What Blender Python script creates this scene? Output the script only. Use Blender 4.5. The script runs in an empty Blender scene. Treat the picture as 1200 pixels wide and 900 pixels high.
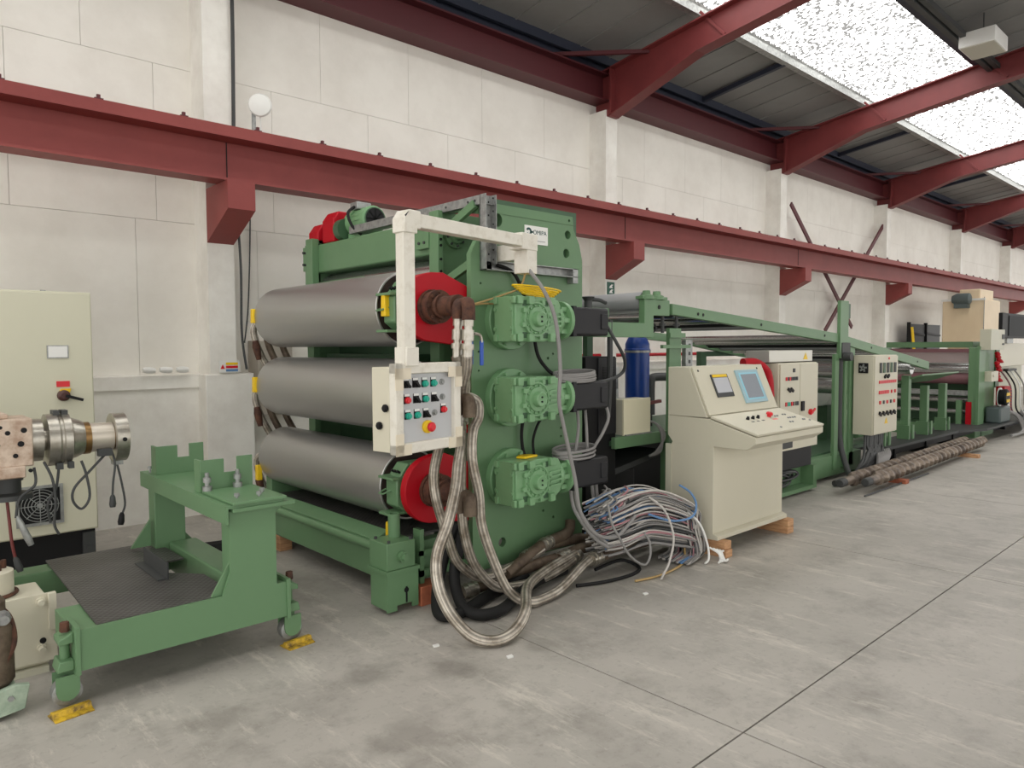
import bpy, bmesh, math, random
from mathutils import Vector, Matrix
from math import pi, sin, cos, radians
random.seed(7)
S = bpy.context.scene
# ---------------- camera ----------------
cd = bpy.data.cameras.new('camera'); cam = bpy.data.objects.new('camera', cd); S.collection.objects.link(cam)
cd.sensor_fit = 'HORIZONTAL'; cd.sensor_width = 36; cd.lens = 36*848/1200; cd.clip_end = 200
cam.matrix_world = Matrix(((.73647,.03823,-.67539,0),(-.67645,.0347,-.73567,0),(-.00469,.99867,.05142,1.55),(0,0,0,1)))
S.camera = cam
# ---------------- sky and exposure ----------------
W = bpy.data.worlds.new('sky'); S.world = W; W.use_nodes = True
bg = W.node_tree.nodes['Background']; bg.inputs[0].default_value = (1,.975,.94,1); bg.inputs[1].default_value = 1.4
S.view_settings.view_transform = 'Standard'; S.view_settings.look = 'None'
S.view_settings.gamma = 1; S.view_settings.use_curve_mapping = False
S.view_settings.exposure = 0.38
SKYLIGHT = 4.4
# ---------------- helpers ----------------
def lin(c): return tuple((x/255/12.92 if x/255 <= .04045 else ((x/255+.055)/1.055)**2.4) for x in c)+(1,)
MATS = {}
def mat(name, rgb, rough=.5, metal=0., var=0., vscale=3., rgb2=None, bump=0., bscale=60., stretch=None, spec=.5, lo=.4, hi=.65):
    if name in MATS: return MATS[name]
    m = bpy.data.materials.new(name); m.use_nodes = True; nt = m.node_tree; N = nt.nodes; L = nt.links
    b = N['Principled BSDF']; b.inputs['Base Color'].default_value = lin(rgb); b.inputs['Roughness'].default_value = rough
    b.inputs['Metallic'].default_value = metal; b.inputs['Specular IOR Level'].default_value = spec
    if var or bump:
        g = N.new('ShaderNodeNewGeometry'); vec = g.outputs['Position']
        if stretch:
            mp = N.new('ShaderNodeMapping'); mp.inputs['Scale'].default_value = stretch; L.new(vec, mp.inputs[0]); vec = mp.outputs[0]
    if var:
        n = N.new('ShaderNodeTexNoise'); n.inputs['Scale'].default_value = vscale; n.inputs['Detail'].default_value = 6; n.inputs['Roughness'].default_value = .65
        L.new(vec, n.inputs['Vector'])
        r = N.new('ShaderNodeMapRange'); r.inputs[1].default_value = lo; r.inputs[2].default_value = hi; r.inputs[4].default_value = var
        L.new(n.outputs[0], r.inputs[0])
        x = N.new('ShaderNodeMix'); x.data_type = 'RGBA'; x.inputs['A'].default_value = lin(rgb)
        x.inputs['B'].default_value = lin(rgb2 or tuple(c*.6 for c in rgb)); L.new(r.outputs[0], x.inputs['Factor']); L.new(x.outputs['Result'], b.inputs['Base Color'])
    if bump:
        n2 = N.new('ShaderNodeTexNoise'); n2.inputs['Scale'].default_value = bscale; n2.inputs['Detail'].default_value = 3; L.new(vec, n2.inputs['Vector'])
        bm = N.new('ShaderNodeBump'); bm.inputs['Strength'].default_value = bump; bm.inputs['Distance'].default_value = .004
        L.new(n2.outputs[0], bm.inputs['Height']); L.new(bm.outputs[0], b.inputs['Normal'])
    MATS[name] = m; return m
M = dict(
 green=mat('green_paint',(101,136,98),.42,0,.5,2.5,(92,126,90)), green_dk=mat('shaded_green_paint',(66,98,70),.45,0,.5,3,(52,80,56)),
 green_mint=mat('gearbox_green',(122,164,120),.36,0,.5,5,(110,152,108)),
 cream=mat('cabinet_cream',(200,198,178),.45,0,.4,1.5,(192,189,168)), cream_w=mat('console_cream',(208,203,183),.42,0,.4,1.5,(203,198,177)),
 white=mat('white_conduit',(226,222,210),.45,0,.6,14,(196,188,170),lo=.5,hi=.7), wplain=mat('white_plastic',(232,232,228),.4),
 roll=mat('roll_steel',(180,180,178),.36,.85,.6,5,(182,180,176),stretch=(1,.25,1)), chrome=mat('roller_chrome',(190,190,188),.22,.9), steel=mat('bright_steel',(186,182,172),.32,.85,.5,20,(140,130,112)),
 galv=mat('galvanised_steel',(168,170,168),.45,.6,.7,22,(120,122,120)),
 red=mat('red_paint',(178,4,26),.5,0,.4,3,(158,3,20),spec=.3), oxide=mat('red_oxide_steel',(140,62,58),.55,0,.6,2,(122,50,48)), rafter=mat('rafter_red_steel',(124,52,52),.5,0,.5,2,(104,42,44)), maroon=mat('roof_maroon_steel',(90,34,40),.55,0,.5,2,(84,34,38)),
 rust=mat('rusty_iron',(104,70,54),.75,.3,1,18,(66,46,40),.4,80), brownpipe=mat('stained_pipe',(112,98,82),.6,.3,1,9,(72,58,46),.4,60),
 black=mat('black_paint',(18,18,20),.55,spec=.3), rubber=mat('black_rubber',(24,24,24),.65,spec=.3), motor=mat('motor_black',(30,30,33),.5,spec=.35), dark=mat('dark_grey',(60,62,62),.55), navy=mat('dark_navy_purlin',(44,50,66),.55),
 blue=mat('blue_paint',(18,62,142),.35), yellow=mat('yellow_plastic',(236,196,24),.45), chock=mat('worn_yellow_paint',(206,168,36),.5,0,1,22,(92,70,30)),
 wood=mat('pale_timber',(204,160,118),.7,0,.8,10,(160,112,76),stretch=(1,1,8)), woodr=mat('reddish_timber',(178,104,72),.7,0,.8,12,(140,76,54)),
 grey=mat('panel_grey',(190,192,194),.4), midgrey=mat('mid_grey',(128,130,130),.5), cable=mat('grey_cable',(138,136,134),.5), pink=mat('extruder_block_steel',(212,194,176),.5,.3,1,14,(176,150,130)),
 turq=mat('green_button',(20,164,140),.35), redb=mat('red_button',(214,32,44),.35), screenframe=mat('light_blue_bezel',(158,188,198),.4), lcd=mat('grey_screen',(150,156,164),.15), lcd2=mat('pale_screen',(196,198,204),.15),
 mint=mat('mint_grey_paint',(168,184,164),.45,0,.8,16,(130,150,130)), plum=mat('plum_roller',(122,84,88),.45,.2), tank=mat('cream_tank',(228,208,176),.5,0,.5,1.5,(216,194,160)), slate=mat('slate_motor',(86,98,98),.5))
def brushed_floor():
    m = bpy.data.materials.new('worn_concrete'); m.use_nodes = True; nt = m.node_tree; N = nt.nodes; L = nt.links; b = N['Principled BSDF']
    g = N.new('ShaderNodeNewGeometry')
    def noise(sc, det, rough=.6, sx=None):
        v = g.outputs['Position']
        if sx: mp = N.new('ShaderNodeMapping'); mp.inputs['Scale'].default_value = sx; mp.inputs['Rotation'].default_value = (0,0,.5); L.new(v, mp.inputs[0]); v = mp.outputs[0]
        n = N.new('ShaderNodeTexNoise'); n.inputs['Scale'].default_value = sc; n.inputs['Detail'].default_value = det; n.inputs['Roughness'].default_value = rough; L.new(v, n.inputs['Vector']); return n.outputs[0]
    def rng(s, a, bb, to): r = N.new('ShaderNodeMapRange'); r.inputs[1].default_value = a; r.inputs[2].default_value = bb; r.inputs[4].default_value = to; L.new(s, r.inputs[0]); return r.outputs[0]
    def mix(f, a, bcol): x = N.new('ShaderNodeMix'); x.data_type = 'RGBA'; L.new(f, x.inputs['Factor']); L.new(a, x.inputs['A']) if not isinstance(a, tuple) else setattr(x.inputs['A'], 'default_value', lin(a)); x.inputs['B'].default_value = lin(bcol); return x.outputs['Result']
    c = mix(rng(noise(.55,5), .38,.62,1), (178,173,165), (160,156,148))
    c = mix(rng(noise(2.6,8,.75), .48,.7,.9), c, (140,136,128))
    c = mix(rng(noise(7,6,.8,(1,.22,1)), .54,.68,.75), c, (206,200,189))
    c = mix(rng(noise(26,4,.7), .56,.74,.45), c, (122,118,111))
    for sx, sy, sr in ((1.06,3.0,.16),(2.1,2.72,.13),(1.75,2.95,.14),(1.6,2.35,.22),(2.0,4.4,.5),(2.6,2.6,.12)):   # old oil stains
        d = N.new('ShaderNodeVectorMath'); d.operation = 'DISTANCE'; d.inputs[1].default_value = (sx,sy,0); L.new(g.outputs['Position'], d.inputs[0])
        ad = N.new('ShaderNodeMath'); ad.operation = 'MULTIPLY_ADD'; ad.inputs[1].default_value = sr*2.2; L.new(noise(5,4), ad.inputs[0]); L.new(d.outputs['Value'], ad.inputs[2])
        mr = N.new('ShaderNodeMapRange'); mr.inputs[1].default_value = sr*2.1; mr.inputs[2].default_value = sr*1.4; mr.inputs[4].default_value = .45; L.new(ad.outputs[0], mr.inputs[0])
        c = mix(mr.outputs[0], c, (112,108,101))
    L.new(c, b.inputs['Base Color'])
    rr = N.new('ShaderNodeMapRange'); rr.inputs[3].default_value = .38; rr.inputs[4].default_value = .62; L.new(noise(1.4,5), rr.inputs[0]); L.new(rr.outputs[0], b.inputs['Roughness'])
    bm = N.new('ShaderNodeBump'); bm.inputs['Strength'].default_value = .12; bm.inputs['Distance'].default_value = .004; L.new(noise(40,5), bm.inputs['Height']); L.new(bm.outputs[0], b.inputs['Normal'])
    return m
M['floor'] = brushed_floor()
M['wall'] = mat('white_block_paint',(244,241,233),.75,0,.7,1.3,(230,226,217),.25,9)
M['wall_lo'] = mat('white_plaster',(243,241,234),.7,0,.8,2.2,(224,220,212),.3,14)
M['roofpanel'] = mat('grey_roof_sheet',(140,140,138),.6,0,.6,.7,(120,120,118))
def tread_mat():
    m = mat('dark_tread_plate',(92,90,88),.45,.3,.7,5,(72,70,68)); nt = m.node_tree; N = nt.nodes; L = nt.links; b = N['Principled BSDF']
    g = N.new('ShaderNodeNewGeometry'); mp = N.new('ShaderNodeMapping'); mp.inputs['Rotation'].default_value = (0,0,.785); L.new(g.outputs['Position'], mp.inputs[0])
    c = N.new('ShaderNodeTexChecker'); c.inputs['Scale'].default_value = 46; L.new(mp.outputs[0], c.inputs['Vector'])
    w = N.new('ShaderNodeTexWave'); w.inputs['Scale'].default_value = 12; w.wave_type = 'BANDS'; L.new(mp.outputs[0], w.inputs['Vector'])
    w2 = N.new('ShaderNodeTexWave'); w2.inputs['Scale'].default_value = 12; w2.bands_direction = 'Y'; L.new(mp.outputs[0], w2.inputs['Vector'])
    mx = N.new('ShaderNodeMath'); mx.operation = 'MAXIMUM'; L.new(w.outputs['Fac'], mx.inputs[0]); L.new(w2.outputs['Fac'], mx.inputs[1])
    bm = N.new('ShaderNodeBump'); bm.inputs['Strength'].default_value = .5; bm.inputs['Distance'].default_value = .004; L.new(mx.outputs[0], bm.inputs['Height']); L.new(bm.outputs[0], b.inputs['Normal'])
    return m
M['tread'] = tread_mat()
def braid_mat():
    m = mat('braided_hose',(212,204,190),.4,.5,1,12,(150,138,122)); nt = m.node_tree; N = nt.nodes; L = nt.links; b = N['Principled BSDF']
    t = N.new('ShaderNodeUVMap'); mp = N.new('ShaderNodeMapping'); mp.inputs['Scale'].default_value = (8,300,1); L.new(t.outputs[0], mp.inputs[0])
    w = N.new('ShaderNodeTexWave'); w.inputs['Scale'].default_value = .3; w.bands_direction = 'X'; L.new(mp.outputs[0], w.inputs['Vector'])
    bm = N.new('ShaderNodeBump'); bm.inputs['Strength'].default_value = .7; bm.inputs['Distance'].default_value = .004; L.new(w.outputs['Fac'], bm.inputs['Height']); L.new(bm.outputs[0], b.inputs['Normal'])
    src = b.inputs['Base Color'].links[0].from_socket; x = N.new('ShaderNodeMix'); x.data_type = 'RGBA'; x.blend_type = 'MULTIPLY'; x.inputs['Factor'].default_value = .6
    L.new(src, x.inputs['A']); L.new(w.outputs['Color'], x.inputs['B']); L.new(x.outputs['Result'], b.inputs['Base Color'])
    return m
M['braid'] = braid_mat()
def emit_mat():
    m = bpy.data.materials.new('daylight_rooflight'); m.use_nodes = True; nt = m.node_tree; N = nt.nodes; L = nt.links
    N.remove(N['Principled BSDF']); e = N.new('ShaderNodeEmission'); e.inputs[0].default_value = (1,.985,.95,1); L.new(e.outputs[0], N['Material Output'].inputs[0])
    g = N.new('ShaderNodeNewGeometry'); mp = N.new('ShaderNodeMapping'); mp.inputs['Scale'].default_value = (40,17,17); L.new(g.outputs['Position'], mp.inputs[0])
    n = N.new('ShaderNodeTexNoise'); n.inputs['Scale'].default_value = 1; n.inputs['Detail'].default_value = 3; L.new(mp.outputs[0], n.inputs['Vector'])
    r = N.new('ShaderNodeMapRange'); r.inputs[1].default_value = .475; r.inputs[2].default_value = .535; r.inputs[3].default_value = .075*SKYLIGHT; r.inputs[4].default_value = SKYLIGHT
    L.new(n.outputs[0], r.inputs[0]); L.new(r.outputs[0], e.inputs[1]); return m
M['sky'] = emit_mat()

class MB:
    """collects shapes (world metres) and links them as ONE mesh object"""
    def __init__(s): s.v = []; s.f = []; s.uv = {}
    def add(s, vs, fs):
        k = len(s.v); s.v += [Vector(v) for v in vs]; s.f += [tuple(i+k for i in f) for f in fs]; return s
    def box(s, a, b):
        x0,y0,z0 = (min(a[i],b[i]) for i in range(3)); x1,y1,z1 = (max(a[i],b[i]) for i in range(3))
        return s.add([(x0,y0,z0),(x1,y0,z0),(x1,y1,z0),(x0,y1,z0),(x0,y0,z1),(x1,y0,z1),(x1,y1,z1),(x0,y1,z1)],
                     [(0,3,2,1),(4,5,6,7),(0,1,5,4),(1,2,6,5),(2,3,7,6),(3,0,4,7)])
    def prism(s, pts, ax, a, b):
        def P(p, t): return {'X':(t,p[0],p[1]),'Y':(p[0],t,p[1]),'Z':(p[0],p[1],t)}[ax]
        n = len(pts); vs = [P(p,a) for p in pts]+[P(p,b) for p in pts]
        return s.add(vs, [tuple(range(n)), tuple(range(2*n-1,n-1,-1))]+[(i,(i+1)%n+0,(i+1)%n+n,i+n)[::-1] for i in range(n)])
    def frame(s, p, q):
        d = (Vector(q)-Vector(p)).normalized(); u = d.orthogonal().normalized()
        if abs(d.z) < .9: u = d.cross(Vector((0,0,1))).normalized()
        return d, u, d.cross(u)
    def cyl(s, p, q, r, r2=None, n=20, cap=True):
        p, q = Vector(p), Vector(q); d,u,w = s.frame(p,q); r2 = r if r2 is None else r2
        vs = []
        for c, rr in ((p,r),(q,r2)): vs += [c+(u*cos(2*pi*i/n)+w*sin(2*pi*i/n))*rr for i in range(n)]
        fs = [(i,(i+1)%n,(i+1)%n+n,i+n) for i in range(n)]
        if cap: fs += [tuple(range(n-1,-1,-1)), tuple(range(n,2*n))]
        return s.add(vs, fs)
    def lathe(s, p, q, prof, n=24):
        """prof: (t along p->q in metres, radius)"""
        p, q = Vector(p), Vector(q); d,u,w = s.frame(p,q); vs = []
        for t, r in prof: vs += [p+d*t+(u*cos(2*pi*i/n)+w*sin(2*pi*i/n))*max(r,1e-4) for i in range(n)]
        m = len(prof); fs = [(k*n+i,k*n+(i+1)%n,(k+1)*n+(i+1)%n,(k+1)*n+i) for k in range(m-1) for i in range(n)]
        return s.add(vs, fs+[tuple(range(n-1,-1,-1)), tuple(range((m-1)*n,m*n))])
    def ring(s, p, q, ro, ri, n=28):
        L = (Vector(q)-Vector(p)).length; p,q = Vector(p),Vector(q); d,u,w = s.frame(p,q); vs = []
        for t, r in ((0,ri),(0,ro),(L,ro),(L,ri)): vs += [p+d*t+(u*cos(2*pi*i/n)+w*sin(2*pi*i/n))*r for i in range(n)]
        return s.add(vs, [(k*n+i,k*n+(i+1)%n,((k+1)%4)*n+(i+1)%n,((k+1)%4)*n+i) for k in range(4) for i in range(n)])
    def tube(s, pts, r, n=8, res=6, smooth=True, closed=False):
        P = [Vector(p) for p in pts]
        if smooth and len(P) > 2:
            Q = []; m = len(P)
            for i in range(m if closed else m-1):
                a,b,c,d = (P[(i+j)%m] for j in (-1,0,1,2)) if closed else (P[max(i-1,0)],P[i],P[i+1],P[min(i+2,m-1)])
                for k in range(res):
                    t = k/res; Q.append(.5*((2*b)+(c-a)*t+(2*a-5*b+4*c-d)*t*t+(3*b-a-3*c+d)*t**3))
            if not closed: Q.append(P[-1])
            P = Q
        m = len(P); vs = []; u = None; length = 0
        for i in range(m):
            t = (P[(i+1)%m]-P[i-1]) if closed else (P[min(i+1,m-1)]-P[max(i-1,0)])
            t.normalize()
            if u is None: u = t.orthogonal().normalized()
            u = (u-t*u.dot(t)).normalized(); w = t.cross(u)
            rr = r if not callable(r) else r(i/(m-1))
            vs += [P[i]+(u*cos(2*pi*k/n)+w*sin(2*pi*k/n))*rr for k in range(n)]
        fs = [(i*n+k,i*n+(k+1)%n,((i+1)%m)*n+(k+1)%n,((i+1)%m)*n+k) for i in range(m if closed else m-1) for k in range(n)]
        base = len(s.f)
        for j, f in enumerate(fs):
            i, k = divmod(j, n); s.uv[base+j] = ((k/n,i),((k+1)/n,i),((k+1)/n,i+1),(k/n,i+1))
        if not closed: fs += [tuple(range(n-1,-1,-1)), tuple(range((m-1)*n,m*n))]
        return s.add(vs, fs)
    def bar(s, p, q, w, h):
        """square bar from p to q: w sideways, h upwards"""
        p, q = Vector(p), Vector(q); d = (q-p).normalized(); u = d.cross(Vector((0,0,1)))
        u = Vector((1,0,0)) if u.length < .05 else u.normalized(); v = u.cross(d)
        c = [u*(w/2*a)+v*(h/2*b) for a,b in ((-1,-1),(1,-1),(1,1),(-1,1))]
        return s.add([p+x for x in c]+[q+x for x in c], [(0,1,2,3),(7,6,5,4),(1,0,4,5),(2,1,5,6),(3,2,6,7),(0,3,7,4)])
    def xf(s, m):
        s.v = [m @ v for v in s.v]; return s
    def build(s, name, m, parent=None, bevel=0, kind=None, label=None, cat=None, group=None, flat=False):
        me = bpy.data.meshes.new(name)
        lo = Vector([min(v[i] for v in s.v) for i in range(3)]); hi = Vector([max(v[i] for v in s.v) for i in range(3)])
        c = (lo+hi)/2
        if parent is None: c.z = lo.z
        me.from_pydata([v-c for v in s.v], [], s.f); me.update()
        bmh = bmesh.new(); bmh.from_mesh(me); bmesh.ops.recalc_face_normals(bmh, faces=bmh.faces); bmh.to_mesh(me); bmh.free()
        if s.uv:
            uv = me.uv_layers.new(name='uv')
            for fi, co in s.uv.items():
                pl = me.polygons[fi]; vi = list(pl.vertices); orig = s.f[fi]
                for li in pl.loop_indices: uv.data[li].uv = co[orig.index(me.loops[li].vertex_index)]
        if not flat:
            me.shade_smooth(); me.set_sharp_from_angle(angle=radians(32))
        o = bpy.data.objects.new(name, me); S.collection.objects.link(o)
        me.materials.append(m if not isinstance(m, str) else M[m])
        o['wl'] = c; place(o, parent, c)
        if bevel:
            bv = o.modifiers.new('edge', 'BEVEL'); bv.width = bevel; bv.segments = 2; bv.limit_method = 'ANGLE'; bv.angle_limit = radians(40)
        if not kind and parent and name in SMALL: kind = 'stuff'
        tag(o, label, cat, group, kind); return o
SMALL = set('flange_bolt flange_bolts rib_hole trough_slots mounting_lugs hub_bolts hub_screws casting_pockets cooling_ribs adapter_ribs union_bolts bolt_holes foot_bolts clamp_lugs clamp_terminals cover_studs rail_bolts strip_slots fan_grille fan_blades gusset kick_plate saddle_side cap_label drive_box_display base_bracket'.split())
WL = {}
def place(o, parent, c):
    if 'wl' in o: del o['wl']
    WL[o.name] = Vector(c)
    if parent: o.parent = parent; o.location = Vector(c)-WL[parent.name]
    else: o.location = c
def tag(o, label=None, cat=None, group=None, kind=None):
    if label: o['label'] = label
    if cat: o['category'] = cat
    if group: o['group'] = group
    if kind: o['kind'] = kind
    return o
def thing(name, label, cat, loc, group=None):
    o = bpy.data.objects.new(name, None); S.collection.objects.link(o); o.empty_display_size = .1
    place(o, None, loc); return tag(o, label, cat, group)
def copy_tree(o, off, parent=None, label=None):
    c = o.copy(); S.collection.objects.link(c)
    if parent: c.parent = parent
    else: c.location = o.location+Vector(off)
    WL[c.name] = WL[o.name]+Vector(off)
    if label: c['label'] = label
    for ch in list(o.children): copy_tree(ch, off, c)
    return c
def bx(name, a, b, m, parent=None, bevel=0, **k): return MB().box(a,b).build(name, m, parent, bevel, **k)
def cut(o, cutter):
    """cut the cutter's shapes out of o for good; the cutter is deleted"""
    c = cutter.build('cutter', 'black'); md = o.modifiers.new('cut','BOOLEAN'); md.object = c; md.operation = 'DIFFERENCE'; md.solver = 'EXACT'
    dg = bpy.context.evaluated_depsgraph_get(); me = bpy.data.meshes.new_from_object(o.evaluated_get(dg)); o.modifiers.remove(md); o.data = me
    me.shade_smooth(); me.set_sharp_from_angle(angle=radians(32)); cm = c.data; bpy.data.objects.remove(c); bpy.data.meshes.remove(cm)
def text(name, body, size, mtx, m, parent, ext=.0008):
    cu = bpy.data.curves.new(name,'FONT'); cu.body = body; cu.size = size; cu.extrude = ext; cu.align_x = 'LEFT'
    t = bpy.data.objects.new(name, cu); S.collection.objects.link(t)
    dg = bpy.context.evaluated_depsgraph_get(); me = bpy.data.meshes.new_from_object(t.evaluated_get(dg)); bpy.data.objects.remove(t)
    mb = MB(); mb.add([mtx @ v.co for v in me.vertices], [tuple(p.vertices) for p in me.polygons]); bpy.data.meshes.remove(me)
    return mb.build(name, m, parent, flat=True)
FRONT = Matrix(((1,0,0,0),(0,0,-1,0),(0,1,0,0),(0,0,0,1)))   # text lying in XY -> standing in XZ, read from -Y
def front(x, y, z): return Matrix.Translation((x,y,z)) @ FRONT
# ================= the setting =================
def struct(name, mb, m, parent=None, bevel=0): return mb.build(name, m, parent, bevel, kind=None if parent else 'structure')
COLX = [-2.9, 2.55, 8.08, 13.14, 18.3, 23.8, 29.0, 34.3, 39.6]
X0, X1 = -3.3, 42.0; XF = -8.0
# floor: cast concrete slabs with sawn joints
floor = struct('floor', MB().box((XF,-13,-.25),(X1,7.3,-.03)), 'floor')
fx = [XF,-3.1,-.25,2.59,5.5,8.27,11.1,13.95,16.8,19.65,22.5,28,34,X1]; fy = [-13,-4.3,1.46,7.3]
for i in range(len(fx)-1):
    for j in range(3):
        g = .004
        MB().box((fx[i]+g,fy[j]+g,-.03),(fx[i+1]-g,fy[j+1]-g,0)).build('floor_slab', 'floor', floor, flat=True)
# back wall: blockwork backing, boards with open joints above, plaster dado below with a sloped ledge
wall = struct('wall_back', MB().box((X0,7.02,0),(X1,7.3,5.6)), 'wall')
for z0, z1, x in ((1.30,2.70,-.3),(2.70,4.09,-.1),(4.09,5.5,-.66)):
    off = {1.30:1.92,2.70:3.20,4.09:3.74}[z0]; k0 = math.floor((X0-off)/1.1)
    for k in range(k0, k0+46):
        a, b = max(off+k*1.1, X0), min(off+(k+1)*1.1, X1)
        if b-a < .1: continue
        MB().box((a+.0018,7.0,z0+.0018),(b-.0018,7.02,z1-.0018)).build('wall_board', 'wall', wall, flat=True)
for i in range(len(COLX)-1):
    a, b = COLX[i]+.1, COLX[i+1]-.1
    MB().prism([(6.88,0),(7.0,0),(7.0,1.31),(6.88,1.19)], 'X', a, b).build('wall_dado', 'wall_lo', wall, flat=True)
    MB().prism([(6.86,1.19),(7.0,1.19),(7.0,1.315),(6.865,1.305)], 'X', a, b).build('ledge', 'wall_lo', wall, flat=True)
for i, x in enumerate(COLX):
    c = struct('column', MB().box((x-.12,6.70,1.31),(x+.12,7.02,4.86)), 'wall_lo')
    if i < 2: MB().box((x-.17,6.68,0),(x+.27,7.01,1.31)).build('pier', 'wall_lo', c, .006)
    else: MB().box((x-.13,6.69,0),(x+.13,7.01,1.31)).build('pier', 'wall_lo', c, .006)
# crane rail beam on its corbels
beam = struct('crane_rail_beam', MB().prism([(6.23,2.98),(6.45,2.98),(6.45,3.0),(6.40,3.0),(6.40,3.41),(6.50,3.41),(6.50,3.43),(6.19,3.43),(6.19,3.335),(6.20,3.335),(6.385,3.335),(6.385,3.0),(6.23,3.0)], 'X', X0, X1), 'oxide')
# note: web and lower flange stand back under the overhanging cap
for k in range(60):
    x = -1.0+.62*k
    MB().box((x-.03,6.215,3.43),(x+.03,6.26,3.447)).box((x-.012,6.225,3.447),(x+.012,6.25,3.475)).build('rail_clip', 'maroon', beam, flat=True)
MB().box((X0,6.31,3.43),(X1,6.37,3.46)).build('crane_rail', 'rust', beam)
for x in (2.5,8.0,13.1):
    MB().box((x-.004,6.38,3.0),(x+.004,6.386,3.334)).build('splice_joint', 'black', beam, flat=True)
for x in COLX:
    struct('corbel', MB().prism([(6.2,2.978),(6.2,2.74),(6.70,2.50),(6.70,2.978)], 'X', x-.12, x+.12), 'oxide')
# eaves beam, rafters, purlins, roof
def roofz(y, base=5.62): return base+.14*(6.75-y)
RIDGE = -3.0
struct('eaves_beam', MB().prism([(6.72,5.0),(7.0,5.0),(7.0,5.02),(6.87,5.02),(6.87,5.36),(7.0,5.36),(7.0,5.38),(6.72,5.38),(6.72,5.36),(6.85,5.36),(6.85,5.02),(6.72,5.02)], 'X', X0, X1), 'maroon')
for x in COLX:
    z = lambda y: roofz(y, 5.43)
    r = MB()
    r.prism([(6.98,z(6.98)-.02),(RIDGE,z(RIDGE)-.02),(RIDGE,z(RIDGE)-.37),(5.25,z(5.25)-.37),(6.66,4.79),(6.98,4.79)], 'X', x-.006, x+.006)
    r.prism([(6.98,z(6.98)),(RIDGE,z(RIDGE)),(RIDGE,z(RIDGE)-.02),(6.98,z(6.98)-.02)], 'X', x-.1, x+.1)
    r.prism([(RIDGE,z(RIDGE)-.37),(5.25,z(5.25)-.37),(5.25,z(5.25)-.39),(RIDGE,z(RIDGE)-.39)], 'X', x-.1, x+.1)
    r.prism([(5.25,z(5.25)-.37),(6.66,4.79),(6.66,4.77),(5.25,z(5.25)-.39)], 'X', x-.1, x+.1)
    r.box((x-.1,6.64,4.77),(x+.1,6.66,z(6.65))).box((x-.1,6.66,4.77),(x+.1,6.98,4.86)).box((x-.11,6.62,4.80),(x+.11,6.64,z(6.64)-.05))
    o = struct('rafter', r, 'rafter')
    for y in (5.25,3.5): MB().bar((x-.02,y,z(y)+.1),(x-.02,y-.35,z(y-.35)-.33),.025,.035).build('fly_brace', 'rafter', o)
    for s in (-1,):
        MB().bar((x-1.0,6.9,5.44),(x,6.05,z(6.05)-.03),.05,.05).build('eaves_brace', 'maroon', o)
for k, (a, b) in enumerate(zip(COLX[:-1], COLX[1:])):
    m_ = (a+b)/2-.15
    t = MB()
    y0, y1 = 6.85, 5.32; t.prism([(y0,roofz(y0)-.10),(y1,roofz(y1)-.10),(y1,roofz(y1)-.03),(y0,roofz(y0)-.03)], 'X', m_-.035, m_+.035)
    t.prism([(3.4,roofz(3.4)-.10),(1,roofz(1)-.10),(1,roofz(1)-.03),(3.4,roofz(3.4)-.03)], 'X', m_-.035, m_+.035)
    struct('anti_sag_tie', t, 'navy')
def purlin(y, m, w=.06, h=.16, dz=0.):
    zt = roofz(y)+dz
    return struct('purlin', MB().prism([(y,zt-h),(y+w,zt-h),(y+w,zt-h+.012),(y+.012,zt-h+.012),(y+.012,zt),(y,zt)], 'X', X0, X1), m)
purlin(7.0,'navy',.1,.2); purlin(6.86,'navy',.06,.15); purlin(6.74,'navy',.05,.12)
purlin(5.27,'galv',.1,.1,-.01); purlin(3.52,'navy',.08,.2); purlin(1.7,'navy'); purlin(-.1,'navy'); purlin(-1.8,'navy')
for y in (3.40,3.30): struct('cable_tray', MB().box((X0,y-.05,roofz(y)-.34),(X1,y+.02,roofz(y)-.27)), 'dark')
ceil = struct('ceiling', MB().prism([(7.3,roofz(7.3)+.10),(RIDGE,roofz(RIDGE)+.10),(RIDGE,roofz(RIDGE)+.18),(7.3,roofz(7.3)+.18)], 'X', X0, X1)
      .prism([(RIDGE,roofz(RIDGE)+.02),(-13,roofz(-3)-1.38),(-13,roofz(-3)-1.3),(RIDGE,roofz(RIDGE)+.18)], 'X', X0, X1), 'roofpanel')
pan = None
for k in range(80):
    x = X0+.6*k
    for y0, y1 in ((7.3,5.30),(3.50,RIDGE)):
        p = MB().prism([(y0,roofz(y0)),(y1,roofz(y1)),(y1,roofz(y1)+.06),(y0,roofz(y0)+.06)], 'X', x+.004, x+.596)
        p.prism([(y0,roofz(y0)-.012),(y1,roofz(y1)-.012),(y1,roofz(y1)),(y0,roofz(y0))], 'X', x+.572, x+.596)
        p.build('roof_sheet', 'roofpanel', ceil, flat=True)
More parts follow.
